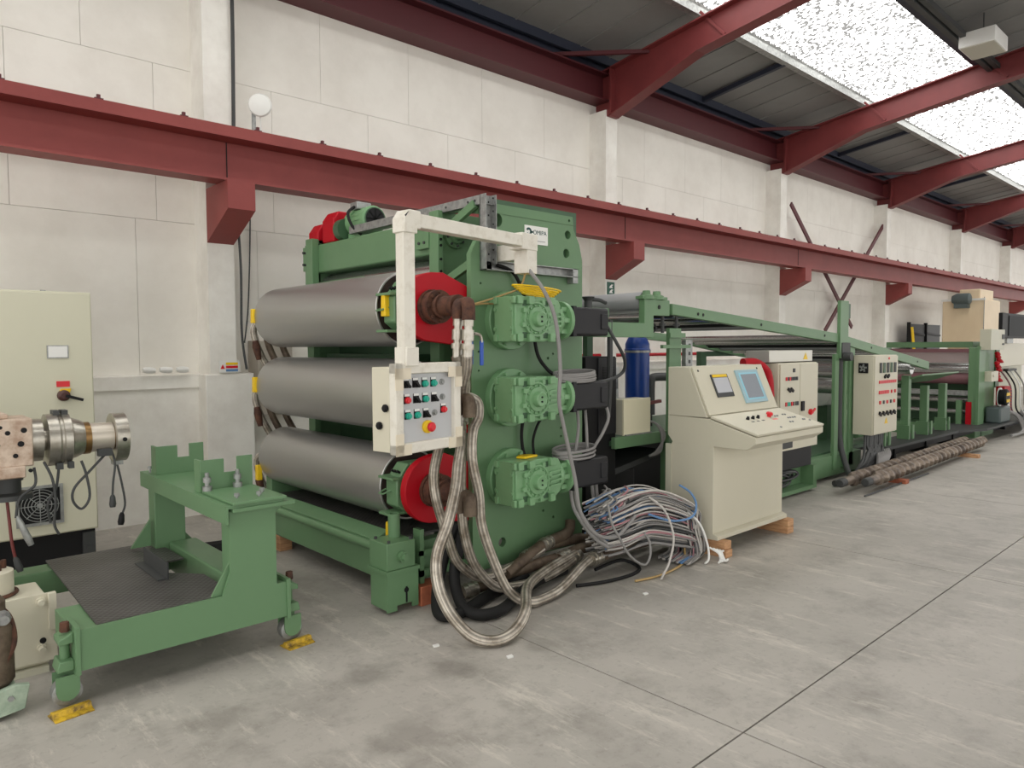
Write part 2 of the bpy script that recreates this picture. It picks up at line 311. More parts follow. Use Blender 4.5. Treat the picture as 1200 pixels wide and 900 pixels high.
# corrugated translucent rooflights, one run of sheets per bay
def rooflight(xa, xb, y0, y1, zf, n):
    mb = MB(); w = int((xb-xa)/.019); vs = []
    for i in range(w+1):
        x = xa+(xb-xa)*i/w; dz = .014*sin(2*pi*i/4)
        vs += [(x,y0,zf(y0)+dz),(x,y1,zf(y1)+dz)]
    mb.add(vs, [(2*i,2*i+1,2*i+3,2*i+2) for i in range(w)])
    return struct('window_%d' % n, mb, 'sky')
n = 1
for a, b in zip(COLX[:-1], COLX[1:]):
    rooflight(a+.03, b-.03, 5.25, 3.56, lambda y: roofz(y)+.02, n); n += 1
for a, b in zip(COLX[:-1], COLX[1:]):
    w = struct('window_%d' % n, MB().box((a+.1,-9.8,0),(b-.1,-8.1,.01)).xf(Matrix.Translation((0,0,roofz(-3)-.14*6-.06)) ), 'sky'); n += 1
for a, b in zip(COLX[:-1], COLX[1:]):
    w = struct('window_%d' % n, MB().prism([(1.5,roofz(1.5)-.02),(-.05,roofz(-.05)-.02),(-.05,roofz(-.05)-.012),(1.5,roofz(1.5)-.012)],'X',a+.1,b-.1), 'sky'); n += 1  # unseen glowing strip over the camera side, added to brighten the floor
for a, b, z0, z1 in ((13.62,16.55,4.3,1.95),(15.2,18.3,1.85,4.45)):
    struct('wall_brace', MB().bar((a,6.8,z0),(b,6.8,z1),.03,.09), 'maroon')
struct('red_pipe_run', MB().tube([(6.6,6.8,1.42),(12,6.8,1.42)],.025,smooth=False).tube([(6.6,6.8,.72),(8.2,6.8,.72)],.025,smooth=False), 'red')
# ================= calender =================
cal = thing('calender', 'tall green three-roll calender with grey rolls, red guards and three gear motors', 'machine', (3.0,4.6,0))
G = 'green'
# outer side plate carrying the gear motors
plateB = MB().prism([(2.87,.12),(3.9,.12),(3.9,2.16),(3.87,2.27),(3.81,2.37),(3.80,2.46),(3.03,2.46),(3.0,2.24),(2.92,2.215),(2.87,2.13)], 'Y', 3.50, 3.54).build('side_plate', G, cal)
ch = MB()
for x, z, r in ((3.735,2.2,.032),(3.75,2.33,.03),(3.09,2.36,.045),(3.12,.27,.032),(3.765,2.43,.01),(3.55,1.47,.01),(3.6,1.5,.008),(2.95,1.95,.008),(2.93,1.52,.007),(2.95,1.46,.007),(2.93,1.4,.007),(3.68,.98,.01),(3.68,.92,.01),(3.5,.42,.01),(3.6,.36,.01),(3.45,.6,.008),(3.3,1.98,.007)): ch.cyl((x,3.4,z),(x,3.6,z),r,n=16)
cut(plateB, ch)
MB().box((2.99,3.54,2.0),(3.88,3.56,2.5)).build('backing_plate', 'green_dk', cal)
MB().prism([(3.0,2.40),(3.81,2.40),(3.80,2.405),(3.0,2.405)], 'Y', 3.495, 3.50).build('weld_strip', G, cal)
# inner side frame and far side frame
def side_frame(y0, y1):
    o = MB().prism([(2.90,.25),(3.95,.25),(3.95,2.3),(3.85,2.45),(2.90,2.45)], 'Y', y0, y1).build('side_frame', G, cal)
    return o
sf = side_frame(3.90, 3.95); MB().box((2.89,3.86,1.2),(2.93,3.96,2.45)).build('frame_rib', G, cal, .003)
far = side_frame(5.60, 5.65)
MB().box((2.86,5.55,.12),(2.92,5.66,2.45)).build('frame_rib', G, cal, .003)
hb = MB()
for z in (2.31,2.26,2.22,2.13,2.05): hb.cyl((2.91,3.852,z),(2.91,3.861,z),.009,n=10)
hb.build('rib_hole', 'black', cal)
for p, q in (((2.92,3.9,1.95),(2.92,3.55,2.08)),((2.95,3.9,2.3),(2.95,3.55,2.45)),((3.0,3.9,2.48),(3.0,3.56,2.42)),((3.6,3.88,2.2),(3.6,3.56,2.3))): MB().bar(p,q,.03,.05).build('brace_strut', G, cal)
for x in (3.3,3.8):
    for z in (.5,1.5): MB().cyl((x,3.53,z),(x,3.91,z),.04).build('spacer_bar', G, cal)
fl = MB().lathe((3.05,3.9,2.30),(3.05,3.5,2.30),[(0,.085),(.025,.085),(.025,.055),(.05,.055),(.05,.035),(.36,.035)]).build('bearing_flange', G, cal)
b8 = MB()
for i in range(8): a=i*pi/4+.2; b8.cyl((3.05+.07*cos(a),3.885,2.3+.07*sin(a)),(3.05+.07*cos(a),3.865,2.3+.07*sin(a)),.009,n=6)
b8.build('flange_bolt', 'dark', fl)
# head beam with its end flange, drive unit and the cable trough along it
MB().box((2.92,3.95,2.17),(3.22,5.60,2.405)).build('head_beam', G, cal, .012)
MB().box((2.905,5.62,2.20),(2.925,5.80,2.40)).build('beam_end_flange', G, cal, .002)
MB().box((2.88,3.955,2.21),(2.92,4.1,2.40)).build('beam_end_flange', G, cal, .002)
hb = MB()
for y in (5.66,5.74,4.0,4.06):
    for z in (2.25,2.35): hb.cyl((2.905,y,z),(2.872,y,z),.011,n=6)
hb.build('flange_bolt', 'dark', cal)
MB().box((2.925,5.60,1.75),(2.96,5.80,2.42)).build('end_upright', G, cal)
MB().prism([(5.62,1.7),(4.9,1.7),(4.9,2.1),(5.62,2.1)], 'X', 2.95, 2.98).build('apron_plate', G, cal)
MB().lathe((3.06,3.93,2.06),(3.06,5.62,2.06),[(0,.03),(.02,.03),(.02,.105),(1.66,.105),(1.66,.03),(1.69,.03)],32).build('small_roll', 'chrome', cal)
MB().bar((3.06,5.05,2.0),(3.06,4.75,1.86),.06,.03).build('white_scraper', 'wplain', cal)
dm = MB().lathe((3.08,5.25,2.55),(3.08,4.93,2.55),[(0,.05),(.01,.1),(.1,.1),(.1,.115),(.13,.115),(.13,.1),(.26,.1),(.26,.108),(.31,.108),(.325,.08)],24)
for i in range(16): a=2*pi*i/16; dm.bar((3.08+.1*cos(a),5.13,2.55+.1*sin(a)),(3.08+.1*cos(a),4.99,2.55+.1*sin(a)),.012,.012)
dm.box((3.0,5.0,2.405),(3.16,5.2,2.46))
dm = dm.build('drive_motor', 'green_mint', cal)
fg = MB()
for r in (.03,.05,.07,.09): fg.ring((3.08,4.928,2.55),(3.08,4.922,2.55),r+.004,r-.004,20)
for i in range(8): a=2*pi*i/8; fg.bar((3.08,4.924,2.55),(3.08+.095*cos(a),4.924,2.55+.095*sin(a)),.006,.006)
fg.build('fan_grille', 'green_dk', dm)
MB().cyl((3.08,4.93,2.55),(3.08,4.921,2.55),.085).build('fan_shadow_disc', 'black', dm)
MB().box((3.0,5.06,2.64),(3.13,5.17,2.70)).build('terminal_box', 'galv', dm, .006)
MB().tube([(3.0,5.1,2.66),(2.93,5.08,2.6),(2.94,5.04,2.5),(3.0,5.0,2.43)],.012).build('motor_cable', 'rubber', dm)
MB().lathe((3.0,5.30,2.50),(3.0,5.22,2.50),[(0,.05),(0,.085),(.08,.085),(.08,.04)]).build('gearbox_housing', 'green_dk', dm)
for y0, y1, h in ((5.33,5.52,.25),(5.60,5.76,.18)):
    MB().prism([(2.94,2.41),(3.16,2.41),(3.16,2.41+h-.07),(3.11,2.41+h),(2.99,2.41+h),(2.94,2.41+h-.07)], 'Y', y0, y1).build('drive_guard', 'red', cal, .012)
tr = MB()
tr.box((2.95,3.46,2.44),(2.953,5.1,2.50)).box((2.95,3.46,2.44),(3.03,5.1,2.443)).box((3.027,3.46,2.44),(3.03,5.1,2.50))
tr.build('cable_trough', 'galv', cal, flat=True)
tr = MB()
tr.box((2.945,3.44,2.03),(2.95,3.50,2.50)).box((3.03,3.44,2.07),(3.035,3.50,2.50)).box((2.945,3.492,2.03),(3.035,3.497,2.50))
tr.build('cable_trough', 'galv', cal, flat=True)
tr = MB()
tr.box((2.945,3.44,2.03),(3.79,3.497,2.035)).box((3.035,3.44,2.085),(3.79,3.497,2.09)).box((2.945,3.492,2.03),(3.79,3.497,2.09)).box((3.74,3.44,1.99),(3.79,3.497,2.09))
tr.build('cable_trough', 'galv', cal, flat=True)
rv = MB()
for i in range(10): rv.cyl((2.949,3.445,0),(2.944,3.445,0),.006,n=8).xf(Matrix())
rv = MB()
for z in (2.06,2.12,2.2,2.28,2.36,2.44): rv.box((2.962,3.4385,z),(2.972,3.4405,z+.012)); rv.box((3.0,3.4385,z+.03),(3.01,3.4405,z+.04))
rv.build('trough_slots', 'black', cal)
for y in (3.55,3.62,3.85): MB().cyl((2.952,y,2.47),(2.946,y,2.47),.008,n=8).build('trough_bolt', 'dark', cal)
# name plate
plab = MB().box((3.33,3.494,2.235),(3.545,3.5,2.355)).build('name_plate', 'wplain', cal, label='white maker plate with a dark round mark and lettering')
lg = MB(); 
for i in range(14):
    a = radians(150)-i/13*radians(300); a2 = radians(150)-(i+1)/13*radians(300)
    if i < 13: lg.prism([(3.365+.027*cos(a),2.314+.027*sin(a)),(3.365+.012*cos(a),2.314+.012*sin(a)),(3.365+.012*cos(a2),2.314+.012*sin(a2)),(3.365+.027*cos(a2),2.314+.027*sin(a2))],'Y',3.4928,3.494)
lg.prism([(3.383,2.308),(3.405,2.308),(3.405,2.32),(3.383,2.32)],'Y',3.4928,3.494)
lg.build('plate_mark', mat('dark_teal_ink',(10,70,66),.5), plab)
text('plate_lettering', 'OMIPA', .042, front(3.405,3.4937,2.300), mat('dark_teal_ink',(10,70,66)), plab)
MB().box((3.36,3.4932,2.255),(3.52,3.494,2.259)).build('plate_rule', 'midgrey', plab)
# rolls with their end hardware
RX = 2.6
def roll(z, r):
    o = MB().lathe((RX,5.57,z),(RX,3.79,z),[(0,.10),(0,r-.012),(.006,r),(1.776,r),(1.78,r-.004),(1.78,r-.012),(1.70,r-.014),(1.70,.1)],64).build('roll', 'roll', cal, label='wide blasted grey steel roll')
    MB().lathe((RX,3.88,z),(RX,3.66,z),[(0,.19),(.02,.19),(.02,.10),(.22,.10)],24).build('journal', 'rust', o)
    MB().ring((RX,3.865,z),(RX,3.793,z),r-.0145,.12,40).build('end_liner', mat('dark_brown_iron',(58,44,38),.7,.2,.8,14), o)
    return o
rolls = [roll(1.79,.235), roll(1.245,.232), roll(.685,.225)]
for z in (1.79,1.245,.685):
    # cast bearing bracket between roll end and guard
    h = MB().prism([(RX-.2,z-.09),(RX-.2,z+.06),(RX-.12,z+.16),(RX+.3,z+.16),(RX+.3,z-.16),(RX-.1,z-.16)], 'Y', 3.64, 3.76).build('bearing_housing', G, cal, .008)
    MB().box((RX-.24,3.66,z-.15),(RX-.05,3.78,z-.135)).build('bracket_foot', G, h)
    MB().box((RX-.235,3.63,z+.07),(RX-.1,3.79,z+.085)).build('bracket_arm', G, h)
    MB().tube([(RX-.2,3.70,z+.0),(RX-.25,3.72,z-.02),(RX-.25,3.76,z-.02),(RX-.2,3.76,z+.0)],.006,n=6,smooth=False).build('grab_handle', G, h)
    s = MB()
    for k in range(3): s.cyl((RX-.165-.0,3.66+.03*k,z+.108),(RX-.185,3.66+.03*k,z+.12),.008,n=8)
    s.build('bolt_holes', 'black', h)
    g = MB()
    ang = [radians(100+10*i) for i in range(17)]   # 100..260 degrees
    pts = [(RX+.205*cos(a), z+.205*sin(a)) for a in ang]
    g.prism([(RX+.38,z+.10),(RX+.09,z+.213),(RX,z+.21)]+pts+[(RX+.38,z-.25)], 'Y', 3.545, 3.60)
    g.build('roll_guard', 'red', cal, .004, label='deep red sheet guard over the roll end')
    u = MB().lathe((RX,3.55,z),(RX,3.22,z),[(0,.06),(0,.105),(.03,.105),(.03,.095),(.06,.095),(.075,.1),(.09,.1),(.09,.066),(.12,.066),(.12,.074),(.14,.074),(.14,.06),(.2,.055),(.23,.062),(.27,.062),(.27,.04),(.33,.04)],28).build('rotary_union', 'rust', cal, label='rusty rotary union with two outlets')
    ub = MB()
    for i in range(8): a=i*pi/4; ub.cyl((RX+.085*cos(a),3.46,z+.085*sin(a)),(RX+.085*cos(a),3.445,z+.085*sin(a)),.011,n=6)
    ub.build('union_bolts', 'rust', u)
# twin elbows and ball valves of the top union (kept per union, each its own set)
for z in (1.79,1.245,.685):
    pm = 'rust' if z > 1.7 else 'brownpipe'
    e = MB().tube([(RX+.0,3.30,z),(RX-.02,3.25,z),(RX-.045,3.23,z-.02),(RX-.045,3.23,z-.08)],.036,n=14,res=5).tube([(RX+.0,3.24,z+.005),(RX-.015,3.19,z+.005),(RX-.032,3.155,z-.01),(RX-.035,3.15,z-.09)],.038,n=14,res=5).build('pipe_elbow', pm, cal)
for dx, y, z in ((-.045,3.23,1.79),(-.035,3.15,1.785)):
    v = MB().lathe((RX+dx,y,z-.07),(RX+dx-.01,y,z-.30),[(0,.02),(0,.03),(.05,.03),(.05,.024),(.07,.024),(.07,.034),(.13,.034),(.13,.024),(.15,.024),(.15,.036),(.18,.036),(.18,.028),(.23,.028)],14).build('ball_valve', 'steel', cal)
    s = -1 if dx == 0 else 1
    MB().tube([(RX+dx+s*.03,y-.01,z-.16),(RX+dx+s*.075,y-.01,z-.17),(RX+dx+s*.085,y-.01,z-.21)],.009,n=6).build('valve_stem', 'steel', v)
    MB().box((RX+dx+s*.085-.012,y-.016,z-.34),(RX+dx+s*.085+.012,y-.004,z-.2)).build('valve_lever', mat('valve_blue',(40,84,178),.4), v, .004, label='blue lever')
# yellow fold-out markers hung at roll ends
for x, y, z, h in ((2.39,3.72,1.80,.13),(2.37,5.58,1.80,.11),(2.37,5.58,1.26,.12),(2.38,5.58,.56,.12),(2.40,3.72,.43,.12)):
    MB().prism([(y-.025,z-h/2),(y+.025,z-h/2),(y+.02,z+h/2),(y-.02,z+h/2)], 'X', x-.02, x+.02).build('oil_cup', 'yellow', cal, .004, label='yellow plastic cup on a roll end')
# base: lower frame, platform with tread plate, front leg unit
MB().box((2.37,3.85,.12),(2.47,5.6,.36)).build('base_beam', G, cal, .006)
MB().cyl((2.345,3.72,.33),(2.345,5.55,.33),.028,n=14).build('base_rail', G, cal)
MB().prism([(2.37,.355),(2.47,.40),(2.47,.36)], 'Y', 3.85, 5.6).build('base_cap', G, cal)
MB().box((2.47,3.72,.365),(3.1,5.6,.38)).build('tread_plate', 'tread', cal, flat=True)
MB().box((2.47,5.55,.12),(3.9,5.65,.6)).build('base_beam', G, cal, .006)
MB().box((2.45,3.62,.12),(2.9,3.70,.36)).build('base_beam', G, cal, .006)
MB().box((2.5,3.55,.16),(2.88,3.565,.2)).box((2.5,3.55,.29),(2.88,3.565,.32)).box((2.50,3.55,.12),(2.53,3.62,.45)).build('base_bracket', G, cal)
lu = MB().prism([(2.235,.02),(2.30,.02),(2.30,.05),(2.41,.05),(2.41,.02),(2.45,.02),(2.45,.24),(2.235,.24)], 'Y', 3.50, 3.515).box((2.235,3.515,.03),(2.25,3.68,.24)).box((2.435,3.515,.03),(2.45,3.68,.24)).build('foot_bracket', G, cal)
MB().box((2.225,3.49,.24),(2.455,3.70,.262)).build('foot_ledge', G, cal)
MB().box((2.235,3.50,.262),(2.43,3.69,.42)).build('foot_block', G, cal, .004)
MB().lathe((2.335,3.50,.335),(2.335,3.45,.335),[(0,.032),(.03,.032),(.03,.02),(.05,.02)],16).build('foot_knob', G, cal)
MB().ring((2.37,3.63,.42),(2.37,3.63,.56),.036,.026,20).build('locating_tube', G, cal)
MB().cyl((2.365,3.4995,.13),(2.365,3.498,.13),.016,n=14).box((2.36,3.4985,.055),(2.372,3.4998,.15)).build('slot', 'black', cal)
bb = MB()
for x, y in ((2.26,3.52),(2.41,3.52),(2.26,3.66)): bb.cyl((x,y,.42),(x,y,.434),.01,n=6)
bb.build('foot_bolts', 'dark', cal)
# gear motors
def gearmotor(z):
    x = 3.17
    f = MB().lathe((x,3.50,z),(x,3.42,z),[(0,.19),(.045,.19),(.05,.185),(.05,.135),(.08,.135)],40).build('gearbox_flange', 'green_mint', cal)
    m = MB()
    for i in range(8): a=i*pi/4+.39; m.cyl((x+.162*cos(a),3.46,z+.162*sin(a)),(x+.162*cos(a),3.43,z+.162*sin(a)),.013,n=8)
    m.build('flange_bolts', 'green_mint', f)
    g = MB()
    g.prism([(3.0,z-.14),(3.25,z-.14),(3.36,z-.115),(3.40,z-.09),(3.40,z+.09),(3.38,z+.125),(3.30,z+.14),(3.0,z+.14)], 'Y', 3.235, 3.42)
    g = g.build('gearbox', 'green_mint', cal, .008)
    # bolted side cover with corner lugs, facing the rolls
    c = MB().box((2.985,3.25,z-.135),(3.0,3.41,z+.135))
    for y in (3.26,3.40):
        for zz in (-.13,-.065,.065,.13): c.cyl((2.985,y,z+zz*.9),(2.977,y,z+zz*.9),.011,n=8)
    c.build('side_cover', 'green_mint', g)
    l = MB()
    for zz in (z-.115,z+.115):
        for xx in (3.02,3.115,3.30): l.box((xx-.022,3.205,zz-.025),(xx+.022,3.236,zz+.025))
        for y in (3.23,3.39): l.box((2.97,y-.015,zz-.022),(2.99,y+.015,zz+.022))
    l.build('mounting_lugs', 'green_mint', g, .004)
    pk = MB()
    for xx, zz in ((3.085,z+.098),(3.085,z-.098),(3.255,z+.1),(3.255,z-.1)): pk.box((xx-.025,3.2335,zz-.018),(xx+.025,3.2355,zz+.018))
    pk.build('casting_pockets', 'green_dk', g)
    h = MB().lathe((x,3.236,z),(x,3.16,z),[(0,.112),(.02,.108),(.02,.098),(.012,.092),(.012,.08),(.026,.076),(.026,.05),(.06,.046),(.064,.04),(.058,.012)],32).build('output_hub', 'green_mint', g)
    hb = MB()
    for i in range(14): a=2*pi*i/14; hb.cyl((x+.086*cos(a),3.225,z+.086*sin(a)),(x+.086*cos(a),3.214,z+.086*sin(a)),.007,n=6)
    for i in range(8): a=2*pi*i/8+.3; hb.box((x+.118*cos(a)-.013,3.214,z+.118*sin(a)-.013),(x+.118*cos(a)+.013,3.236,z+.118*sin(a)+.013))
    hb.build('hub_bolts', 'green_mint', h)
    MB().cyl((x,3.178,z+.014),(x,3.172,z+.014),.006,n=8).cyl((x,3.178,z-.014),(x,3.172,z-.014),.006,n=8).build('hub_screws', 'black', h)
    r = MB()
    for k in range(4): r.bar((3.29,3.228,z+.045-.03*k),(3.39,3.228,z+.052-.03*k),.014,.012)
    r.build('cooling_ribs', 'green_mint', g)
    a = MB().lathe((3.39,3.325,z),(3.52,3.325,z),[(0,.105),(.03,.105),(.06,.08),(.08,.08),(.08,.125),(.105,.128),(.105,.06),(.12,.06)],28).build('motor_adapter', 'green_mint', cal)
    rb = MB()
    for i in range(8): t=2*pi*i/8; rb.bar((3.42,3.325+.1*cos(t),z+.1*sin(t)),(3.475,3.325+.1*cos(t),z+.1*sin(t)),.012,.03)
    rb.build('adapter_ribs', 'green_mint', a)
    mo = MB().box((3.50,3.23,z-.10),(3.875,3.42,z+.09)).build('servo_motor', 'motor', cal, .016, label='black square servo motor')
    MB().box((3.505,3.22,z-.105),(3.535,3.43,z+.095)).build('motor_flange', 'motor', mo)
    MB().box((3.79,3.222,z-.055),(3.86,3.232,z+.05)).build('connector_cap', 'motor', mo, .004)
    return g
for z in (1.72,1.222,.70): gearmotor(z)
# dark machinery seen through the frame, drive cabinets beside the plate
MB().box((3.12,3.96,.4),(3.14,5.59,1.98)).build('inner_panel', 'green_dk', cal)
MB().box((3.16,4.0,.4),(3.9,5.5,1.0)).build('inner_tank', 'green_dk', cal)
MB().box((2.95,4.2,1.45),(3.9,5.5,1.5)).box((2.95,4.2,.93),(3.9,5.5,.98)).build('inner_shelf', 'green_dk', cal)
# wooden blocks under the machine
for lab, a, b in (('reddish timber block under the calender front foot', (2.47,3.50,0),(2.62,3.62,.118)),('small pale timber block under the calender platform near the trolley', (2.37,5.2,0),(2.47,5.42,.118))):
    bx('timber_block', a, b, 'woodr' if 'red' in lab else 'wood', bevel=.004, label=lab, cat='block', group='timber blocks under the machines')
# ---------------- swing-arm control station ----------------
cp = thing('control_pendant', 'cream push-button control box hanging from a white swing arm on the calender', 'control panel', (3.2,3.4,2.19))
def arm(a, b, w=.07):
    return MB().bar(a,b,w,w).build('arm_duct', 'white', cp, .004)
A = Vector((2.085,3.06,2.19)); B = Vector((3.13,3.25,2.19))
arm(A+Vector((.03,.005,0)), B); arm(A-Vector((0,0,.02)), (2.085,3.06,1.46))
rz = Matrix.Rotation(radians(10.3),4,'Z')
def loc(mb, o): return mb.xf(Matrix.Translation(o) @ rz)
loc(MB().prism([(-.045,-.07),(.045,-.07),(.045,-.045),(.07,-.045),(.07,.045),(-.01,.045),(-.045,.0)],'Y',-.045,.045), A).build('arm_elbow', 'white', cp, .005)
loc(MB().prism([(-.02,-.012),(.0,-.0),(.0,.025),(-.03,.0)],'Y',-.0465,-.044), A+Vector((-.012,0,.012))).build('elbow_slot', 'black', cp)
loc(MB().box((-.06,-.05,-.05),(.10,.05,.05)).box((.0,-.045,-.19),(.10,.06,.05)), B+Vector((-.06,0,0))).build('arm_pivot', 'white', cp, .004)
loc(MB().box((-.045,.055,-.10),(.025,.235,.0)), B+Vector((.02,0,0))).build('wall_bracket', 'white', cp, .004)
pl = Vector((1.985,3.045,1.02))
PB = lambda mb: loc(mb.xf(Matrix.Diagonal((1.07,1,1,1))), pl)
PB(MB().box((.06,-.045,.435),(.14,.045,.53))).build('neck_collar', 'white', cp, .004)
body = PB(MB().box((.004,.021,.0),(.45,.15,.43))).build('box_body', 'cream_w', cp, .004)
fr = MB()
for a, b in (((-.0,-.03,-.01),(.05,.02,.45)),((.405,-.03,-.01),(.455,.02,.45)),((-.0,-.03,-.01),(.455,.02,.045)),((-.0,-.03,.395),(.455,.02,.45))): fr.box(a,b)
PB(fr).build('front_frame', 'white', cp, .006)
for x, z in ((-.004,-.014),(.36,-.014),(-.004,.37),(.36,.37)):
    c = MB().box((x,-.034,z),(x+.1,-.028,z+.055)).box((x if x<.1 else x+.05,-.034,z-(0 if z<.1 else .055)),(x+.05 if x<.1 else x+.1,-.028,z+.11-(0 if z<.1 else .055)))
    PB(c).build('frame_corner', mat('ivory_corner',(226,216,194),.5), cp)
PB(MB().box((.045,-.006,.04),(.41,.0,.40))).build('front_panel', 'grey', cp)
def button(px, pz, col, kind):
    tg = PB(MB().box((px-.019,-.009,pz-.022),(px+.019,-.006,pz+.028))).build('button_plate', 'black', cp)
    PB(MB().box((px-.017,-.0105,pz+.016),(px+.017,-.009,pz+.028))).build('button_legend', 'wplain', tg)
    if kind == 'knob':
        PB(MB().cyl((px,-.009,pz-.004),(px,-.02,pz-.004),.015,n=14).bar((px-.014,-.024,pz+.010),(px+.014,-.024,pz-.018),.014,.01)).build('selector_knob', 'black', tg)
    else:
        PB(MB().lathe((px,-.009,pz-.004),(px,-.03,pz-.004),[(0,.017),(.012,.017),(.014,.013),(.02,.012)],16)).build('push_button', col, tg)
rows = [(.345,['k','k','g','g','o']),(.265,['r','k','g','b','o']),(.185,['g','g','k','o','r'])]
for i, (z, row) in enumerate(rows):
    for j, c in enumerate(row):
        x = .085+.062*j+.004*i
        if c == 'o': PB(MB().lathe((x,-.006,z),(x,-.02,z),[(0,.017),(.006,.017),(.006,.012),(.014,.010)],16)).build('indicator_lamp', 'galv', cp)
        else: button(x, z+(.016 if (i==2 and j==4) else 0), {'g':'turq','r':'redb'}.get(c,'black'), 'knob' if c in 'kb' else 'push')
e = PB(MB().lathe((.225,-.006,.115),(.225,-.028,.115),[(0,.034),(.012,.034),(.016,.024),(.022,.02)],24)).build('emergency_stop_base', 'yellow', cp)
PB(MB().lathe((.225,-.022,.115),(.225,-.055,.115),[(0,.014),(.012,.014),(.014,.025),(.024,.025),(.033,.016)],20)).build('emergency_stop_button', 'redb', e)
for y, z in ((.045,.225),(.09,.135)): PB(MB().lathe((0,y,z),(-.016,y,z),[(0,.02),(.008,.02),(.008,.014),(.016,.012)],16)).build('side_gland', 'black', cp)
# ---------------- cables and coils on the calender ----------------
def loose(name, label, cat, pts, r, m, group=None, n=8, **k): return MB().tube(pts, r, n, **k).build(name, m, None, label=label, cat=cat, group=group)
yc = MB()
for i in range(5):
    rr = .12+.018*i; yc.tube([(3.22+rr*1.05*cos(2*pi*k/12+i),3.27+.04*(1+.22*i)*sin(2*pi*k/12+i),1.872+.011*i-.012*cos(2*pi*k/12+i)) for k in range(12)],.0055,6,4,closed=True)
yc.build('cable_coil', 'yellow', label='coil of yellow cable lying on the uppermost gear motor', cat='cable')
loose('grey_cable','thick grey cable sweeping from the swing arm pivot down past all three gear motors','cable',
 [(3.10,3.22,2.02),(3.13,3.12,1.89),(3.19,3.08,1.71),(3.21,3.06,1.43),(3.2,3.06,1.22),(3.24,3.06,1.06),(3.32,3.04,.73),(3.36,3.03,.51),(3.49,3.02,.35),(3.66,3.0,.30),(3.79,3.0,.35),(3.88,3.0,.41)],.0125,'cable','loose cables on the calender')
loose('thin_cable','thin tan cable drooping from the swing arm pivot to the left plate edge','cable',[(3.10,3.24,2.03),(3.10,3.3,1.92),(3.02,3.38,1.87),(2.92,3.45,1.83),(2.86,3.48,1.81),(2.95,3.46,1.82),(3.1,3.44,1.82)],.006,mat('tan_cable',(176,148,96),.5),'loose cables on the calender')
loose('black_cable','black cable dropping from the cable trough behind the uppermost gear motor to the middle motor','cable',[(3.06,3.47,2.07),(3.2,3.47,2.03),(3.28,3.46,1.9),(3.36,3.46,1.7),(3.40,3.45,1.5),(3.44,3.4,1.4),(3.5,3.36,1.345)],.012,'rubber','loose cables on the calender')
loose('black_cable','black cable hanging between middle and lowest gear motor, nearer the rolls','cable',[(3.28,3.46,1.1),(3.27,3.47,.98),(3.27,3.46,.88),(3.28,3.44,.81)],.011,'rubber','loose cables on the calender')
loose('black_cable','black cable hanging between middle and lowest gear motor, nearer the motors','cable',[(3.52,3.44,1.13),(3.43,3.46,1.05),(3.38,3.47,.94),(3.37,3.46,.85),(3.37,3.44,.8)],.009,'rubber','loose cables on the calender')
for z, lab in ((1.335,'coil of grey cable draped on the middle servo motor'),(.82,'coil of grey cable lying on the lowest servo motor')):
    c = MB()
    for i in range(5):
        rr = .15+.014*random.random(); o = random.random()
        c.tube([(3.62+rr*1.15*cos(2*pi*k/10+o),3.32+.1*sin(2*pi*k/10+o),z-.008+.012*i+.012*sin(2*pi*k/10+o*3)) for k in range(10)],.009,6,4,closed=True)
    c.build('cable_coil', 'cable', label=lab, cat='cable')
loose('grey_cable','grey cable looping out from the uppermost servo motor to the middle one','cable',[(3.88,3.26,1.70),(3.94,3.22,1.58),(4.07,3.25,1.46),(4.12,3.3,1.37),(4.03,3.32,1.32),(3.9,3.34,1.3)],.012,'dark','loose cables on the calender')
for i, (x, t) in enumerate(((3.66,'left'),(3.74,'middle'))):
    loose('grey_cable','grey cable running down from the middle servo motor, %s of three' % t,'cable',[(x,3.33,1.12),(x-.02,3.3,1.0),(x-.05+.04*i,3.3,.84)],.011,'cable','loose cables on the calender')
loose('grey_cable','grey cable running down from the middle servo motor, rightmost of three','cable',[(3.9,3.3,1.17),(3.92,3.27,1.06),(3.86,3.27,.95),(3.78,3.3,.83)],.011,'cable','loose cables on the calender')
for i, x in enumerate((3.56,3.6,3.78,3.82)):
    loose('grey_cable','cable dropping from the lowest servo motor to the heap, %s' % ('first from the left','second from the left','third from the left','last from the left')[i],'cable',[(x,3.30,.60),(x+.01,3.27,.45),(x+.02+.04*(i>1),3.12,.30),(x+.1,3.05,.22)],.013,'cable','loose cables on the calender')
MB().prism([(3.12,3.28),(3.25,3.30),(3.24,3.36),(3.16,3.38),(3.1,3.34)],'Z',.842,.856).build('yellow_rag', 'yellow', label='crumpled yellow rag lying on the lowest gear motor', cat='rag', bevel=.004)
